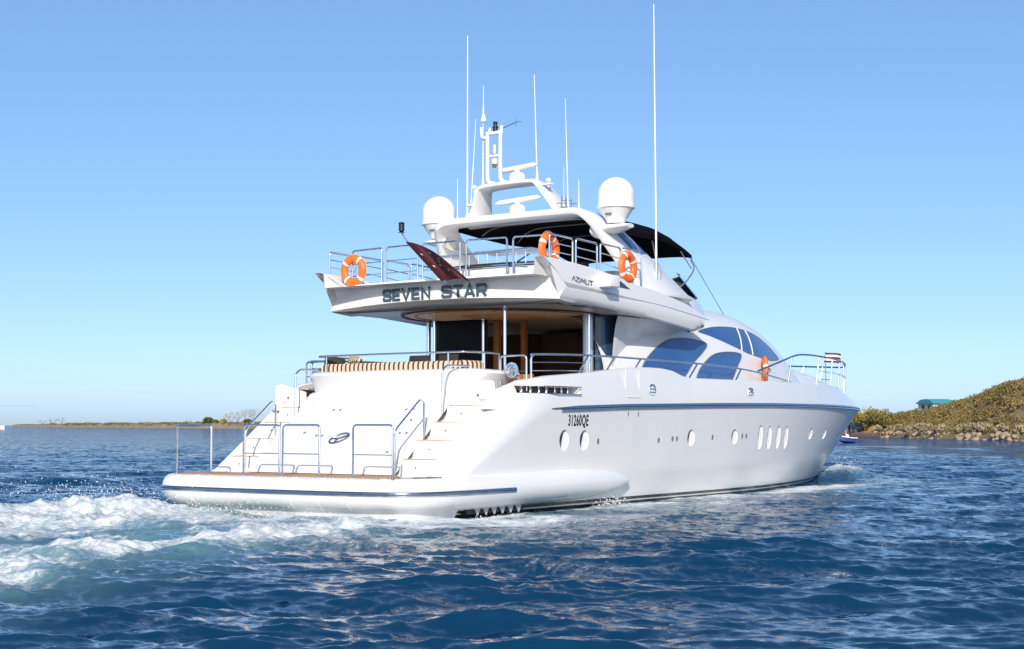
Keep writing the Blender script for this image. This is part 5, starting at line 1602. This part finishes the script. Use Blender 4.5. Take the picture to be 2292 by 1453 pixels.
def figure(loc, rz, shirt, label):
    """seated figure: a skinned body, one continuous surface, with clothing shells"""
    root = empty('person', loc, (0, 0, rz))
    pts = [(0, 0, .10), (0, 0, .32), (0, 0, .52), (0, 0, .62), (.02, 0, .75), (.02, 0, .86),
           (0, .17, .50), (.14, .22, .32), (.34, .16, .30), (0, -.17, .50), (.14, -.22, .32), (.34, -.16, .30),
           (.02, .10, .08), (.42, .13, .10), (.46, .14, -.30), (.02, -.10, .08), (.42, -.13, .10), (.46, -.14, -.30)]
    ed = [(0, 1), (1, 2), (2, 3), (3, 4), (4, 5), (2, 6), (6, 7), (7, 8), (2, 9), (9, 10), (10, 11), (0, 12), (12, 13), (13, 14), (0, 15), (15, 16), (16, 17)]
    rr = [.14, .14, .15, .06, .10, .07, .06, .045, .035, .06, .045, .035, .09, .065, .045, .09, .065, .045]
    me = bpy.data.meshes.new('body'); me.from_pydata(pts, ed, []); o = bpy.data.objects.new('body', me); COL.objects.link(o)
    sk = o.modifiers.new('s', 'SKIN'); sb = o.modifiers.new('u', 'SUBSURF'); sb.levels = 1; sb.render_levels = 1
    for i, d in enumerate(me.skin_vertices[0].data): d.radius = (rr[i], rr[i]); d.use_root = (i == 0)
    bpy.context.view_layer.update(); dg = bpy.context.evaluated_depsgraph_get()
    nm_ = bpy.data.meshes.new_from_object(o.evaluated_get(dg), depsgraph=dg); bpy.data.objects.remove(o, do_unlink=True)
    nm_.materials.clear(); nm_.materials.append(mat('skin', (.45, .25, .17), .6)); nm_.materials.append(shirt); nm_.materials.append(mat('dark_trousers', (.03, .04, .08), .8))
    for p in nm_.polygons:
        c_ = p.center; p.use_smooth = True
        p.material_index = 1 if (.2 < c_.z < .60 and c_.x < .2) else (2 if c_.z < .2 else 0)
    b = bpy.data.objects.new('body', nm_); COL.objects.link(b); b.parent = root
    MB().lathe([(0, .98), (.08, .95), (.115, .86), (.11, .80)], (.0, 0, 0), seg=14).build('hair', M['ceil_dark'], root)
    tag(root, label, 'person')
figure((120.6, 36.3, SEA + .62), PSI + PI * .75, mat('red_shirt', (.55, .05, .05), .8), 'person in a red top sitting in the small blue boat')
figure((121.6, 36.6, SEA + .62), PSI + PI * .6, mat('white_shirt', (.75, .72, .72), .8), 'person in a white top sitting in the small blue boat')

# ---------------------------------------------------------------- far left shore
LS = np.array([(760, 1010), (640, 770), (572, 632), (541, 565), (521, 512), (498, 470), (477, 426), (430, 330)], float)
ll = np.concatenate([[0], np.cumsum(np.linalg.norm(np.diff(LS, axis=0), axis=1))])
def lsh(s): return np.stack([np.interp(s, ll, LS[:, 0]), np.interp(s, ll, LS[:, 1])], -1)
ld = LS[-1] - LS[0]; ld /= np.linalg.norm(ld); ln = np.array([-ld[1], ld[0]])
ln = LS[3] - np.array([CAM.x, CAM.y]); ln /= np.linalg.norm(ln)
S_, D_2 = np.meshgrid(np.linspace(0, ll[-1], 320), np.array([-6, -2, 0, 2, 5, 9, 14, 22, 40, 80.]))
p = lsh(S_.ravel()) + ln * D_2.ravel()[:, None]
base = np.interp(S_.ravel() / ll[-1], [0, .25, .5, .75, 1], [1.9, 2.2, 2.4, 2.8, 2.9])
z = SEA - .8 + (base + .8) * sstep(-4, 6, D_2.ravel()) + .7 * sstep(6, 40, D_2.ravel()) + .9 * fbm(p[:, 0] / 9, p[:, 1] / 9, 4, 90) * sstep(-4, 2, D_2.ravel())
idl = np.arange(S_.size).reshape(S_.shape)
fl_ = np.stack([idl[:-1, :-1], idl[:-1, 1:], idl[1:, 1:], idl[1:, :-1]], -1).reshape(-1, 4)
o = raw_mesh('far_shore', np.column_stack([p, z]), fl_, mat('far_rock', (.25, .19, .13), .9, var=.55, vscale=.25), smooth=True)
tag(o, 'low rocky brown shore across the water on the left', 'shore', kind='structure')
r_ = np.random.RandomState(17)
n = 700; s = ll[-1] * (.18 + .82 * r_.rand(n)); d = 6 + 14 * r_.rand(n); c0 = lsh(s) + ln * d[:, None]
q = r_.randn(n, 26, 3); q[..., 2] = np.abs(q[..., 2]) * .45
gate = (perlin(s / 45, s * 0 + .5, 4) > -.25)
c = np.concatenate([c0, np.full((n, 1), SEA + 2.3)], 1)[:, None, :] + q * .9
v1, f1 = cards(c[gate].reshape(-1, 3), np.full(gate.sum() * 26, .55), r_)
o = raw_mesh('shore_scrub', v1, f1, leaf_mat('shore_scrub_leaves', (.10, .10, .03), (.27, .25, .09), .1)); tag(o, 'low yellow green scrub along the top of the far left shore', 'scrub', kind='stuff')
def on_left(px):      # a spot on the far shore by compass bearing
    dirv = fwd.copy(); dirv.z = 0; dirv.normalize(); rt = V((dirv.y, -dirv.x, 0))
    d_ = dirv + rt * ((px - 1146) / FPX); best = None
    for s in np.linspace(0, ll[-1], 1500):
        q_ = lsh(np.array([s]))[0] - np.array([CAM.x, CAM.y]); e = abs(q_[0] * d_.y - q_[1] * d_.x) / np.hypot(*q_)
        if best is None or e < best[0]: best = (e, s)
    q_ = lsh(np.array([best[1]]))[0] + ln * 9; return (q_[0], q_[1], SEA + 2.2)
for k, (px, rx, rz, mk, lab) in enumerate(((466, 2.8, 2.6, 'dkgreen', 'dense dark green tree leftmost on the far left shore'), (484, 2.0, 1.6, 'dkgreen', 'low green tree beside the dense dark one on the far shore'), (503, 2.6, 1.8, 'olive', 'olive tree in front of the bare trees on the far shore'),
                                   (560, 3.0, 1.8, 'dkgreen', 'green bush right of the bare trees, by the stern handrail'), (444, 1.0, 1.0, 'dkgreen', 'tiny round bush left of the dark tree on the far shore'))):
    t = bush('far_tree', on_left(px), rx, rz, 700, .42, M[mk], 90 + k, .6 if rz > 1 else .1, .16); tag(t, lab, 'tree', 'leafy trees on the far left shore')
def bare(loc, hgt, wd, seed, label):
    r_ = np.random.RandomState(seed); root = empty('bare_tree', loc); mb = MB()
    mb.tube([(0, 0, -.5), (0, 0, hgt * .22)], .22, seg=6); mb.build('trunk', M['trunk'], root)
    tw = MB()
    def grow(p, d, l, r, n):
        e = p + d * l; tw.tube([p, p.lerp(e, .5) + V(r_.randn(3) * l * .05), e], [r, r * .8, r * .55], seg=4)
        if n:
            for _ in range(3): grow(e, (d + V(r_.randn(3)) * .45 + V((0, 0, .12))).normalized(), l * .68, r * .6, n - 1)
    for a in range(6):
        an = a * PI / 3 + r_.rand(); grow(V((0, 0, hgt * .15)), V((math.cos(an) * wd / hgt, math.sin(an) * wd / hgt, .75)).normalized(), hgt * .34, .11, 3)
    tw.build('branches', M['twig'], root); tag(root, label, 'tree', 'bare grey trees on the far left shore')
for k, (px, h, wd, lab) in enumerate(((520, 7.0, 4.0, 'bare grey shrub next to the olive tree on the far shore'), (534, 8.0, 4.5, 'wide bare grey tree in the middle of the leafless group'), (556, 9.0, 4.5, 'tallest bare grey tree on the far left shore'), (572, 8.5, 4.0, 'bare grey tree closest to the yacht stern'))):
    bare(on_left(px), h, wd, 200 + k, lab)
for k, (px, h, lab) in enumerate(((95, 5.0, 'scraggy dark bare bush at the far left of the shore'), (118, 5.5, 'wind blown dark bush second from the left on the far shore'), (138, 6.0, 'leaning sparse bush where the left shore starts to rise'))):
    bare(on_left(px), h, 5, 220 + k, lab)

# white motor boat cut by the left edge, with its long boom
mbt = empty('white_boat', (352, 482, SEA), (0, 0, PSI - PI / 2))
rows = []
for t in np.linspace(0, 1, 14):
    wd = 1.4 * (1 - t ** 2.6) ** .7 + .02; x = -7 + 10.5 * t; up = .5 * t * t
    rows.append([(x, -wd, 1.2 + up), (x, -wd * .85, .2 + up * .5), (x, 0, -.3 + up * .3), (x, wd * .85, .2 + up * .5), (x, wd, 1.2 + up)])
MB().grid(rows, closeu=True).build('hull', M['dome'], mbt)
MB().prism([(-5.5, 1.2), (-.5, 1.2), (-1.5, 2.3), (-5, 2.4)], 1.8, lambda u, v_, w_: (u, w_ - .9, v_)).build('cabin', M['dome'], mbt, bevel=.1)
mb = MB(); mb.tube([(-9.0, 0, 9.6), (15.3, 0, 9.6)], .10, seg=6); mb.tube([(-5, 0, 1.5), (-5, 0, 14)], .10, seg=6); mb.tube([(15.3, 0, 9.6), (15.4, 0, 6.6)], .06, seg=5)
mb.build('boom', mat('grey_spar', (.42, .44, .46), .6), mbt)
tag(mbt, 'white boat with a long grey boom cut by the left edge of the picture', 'boat')
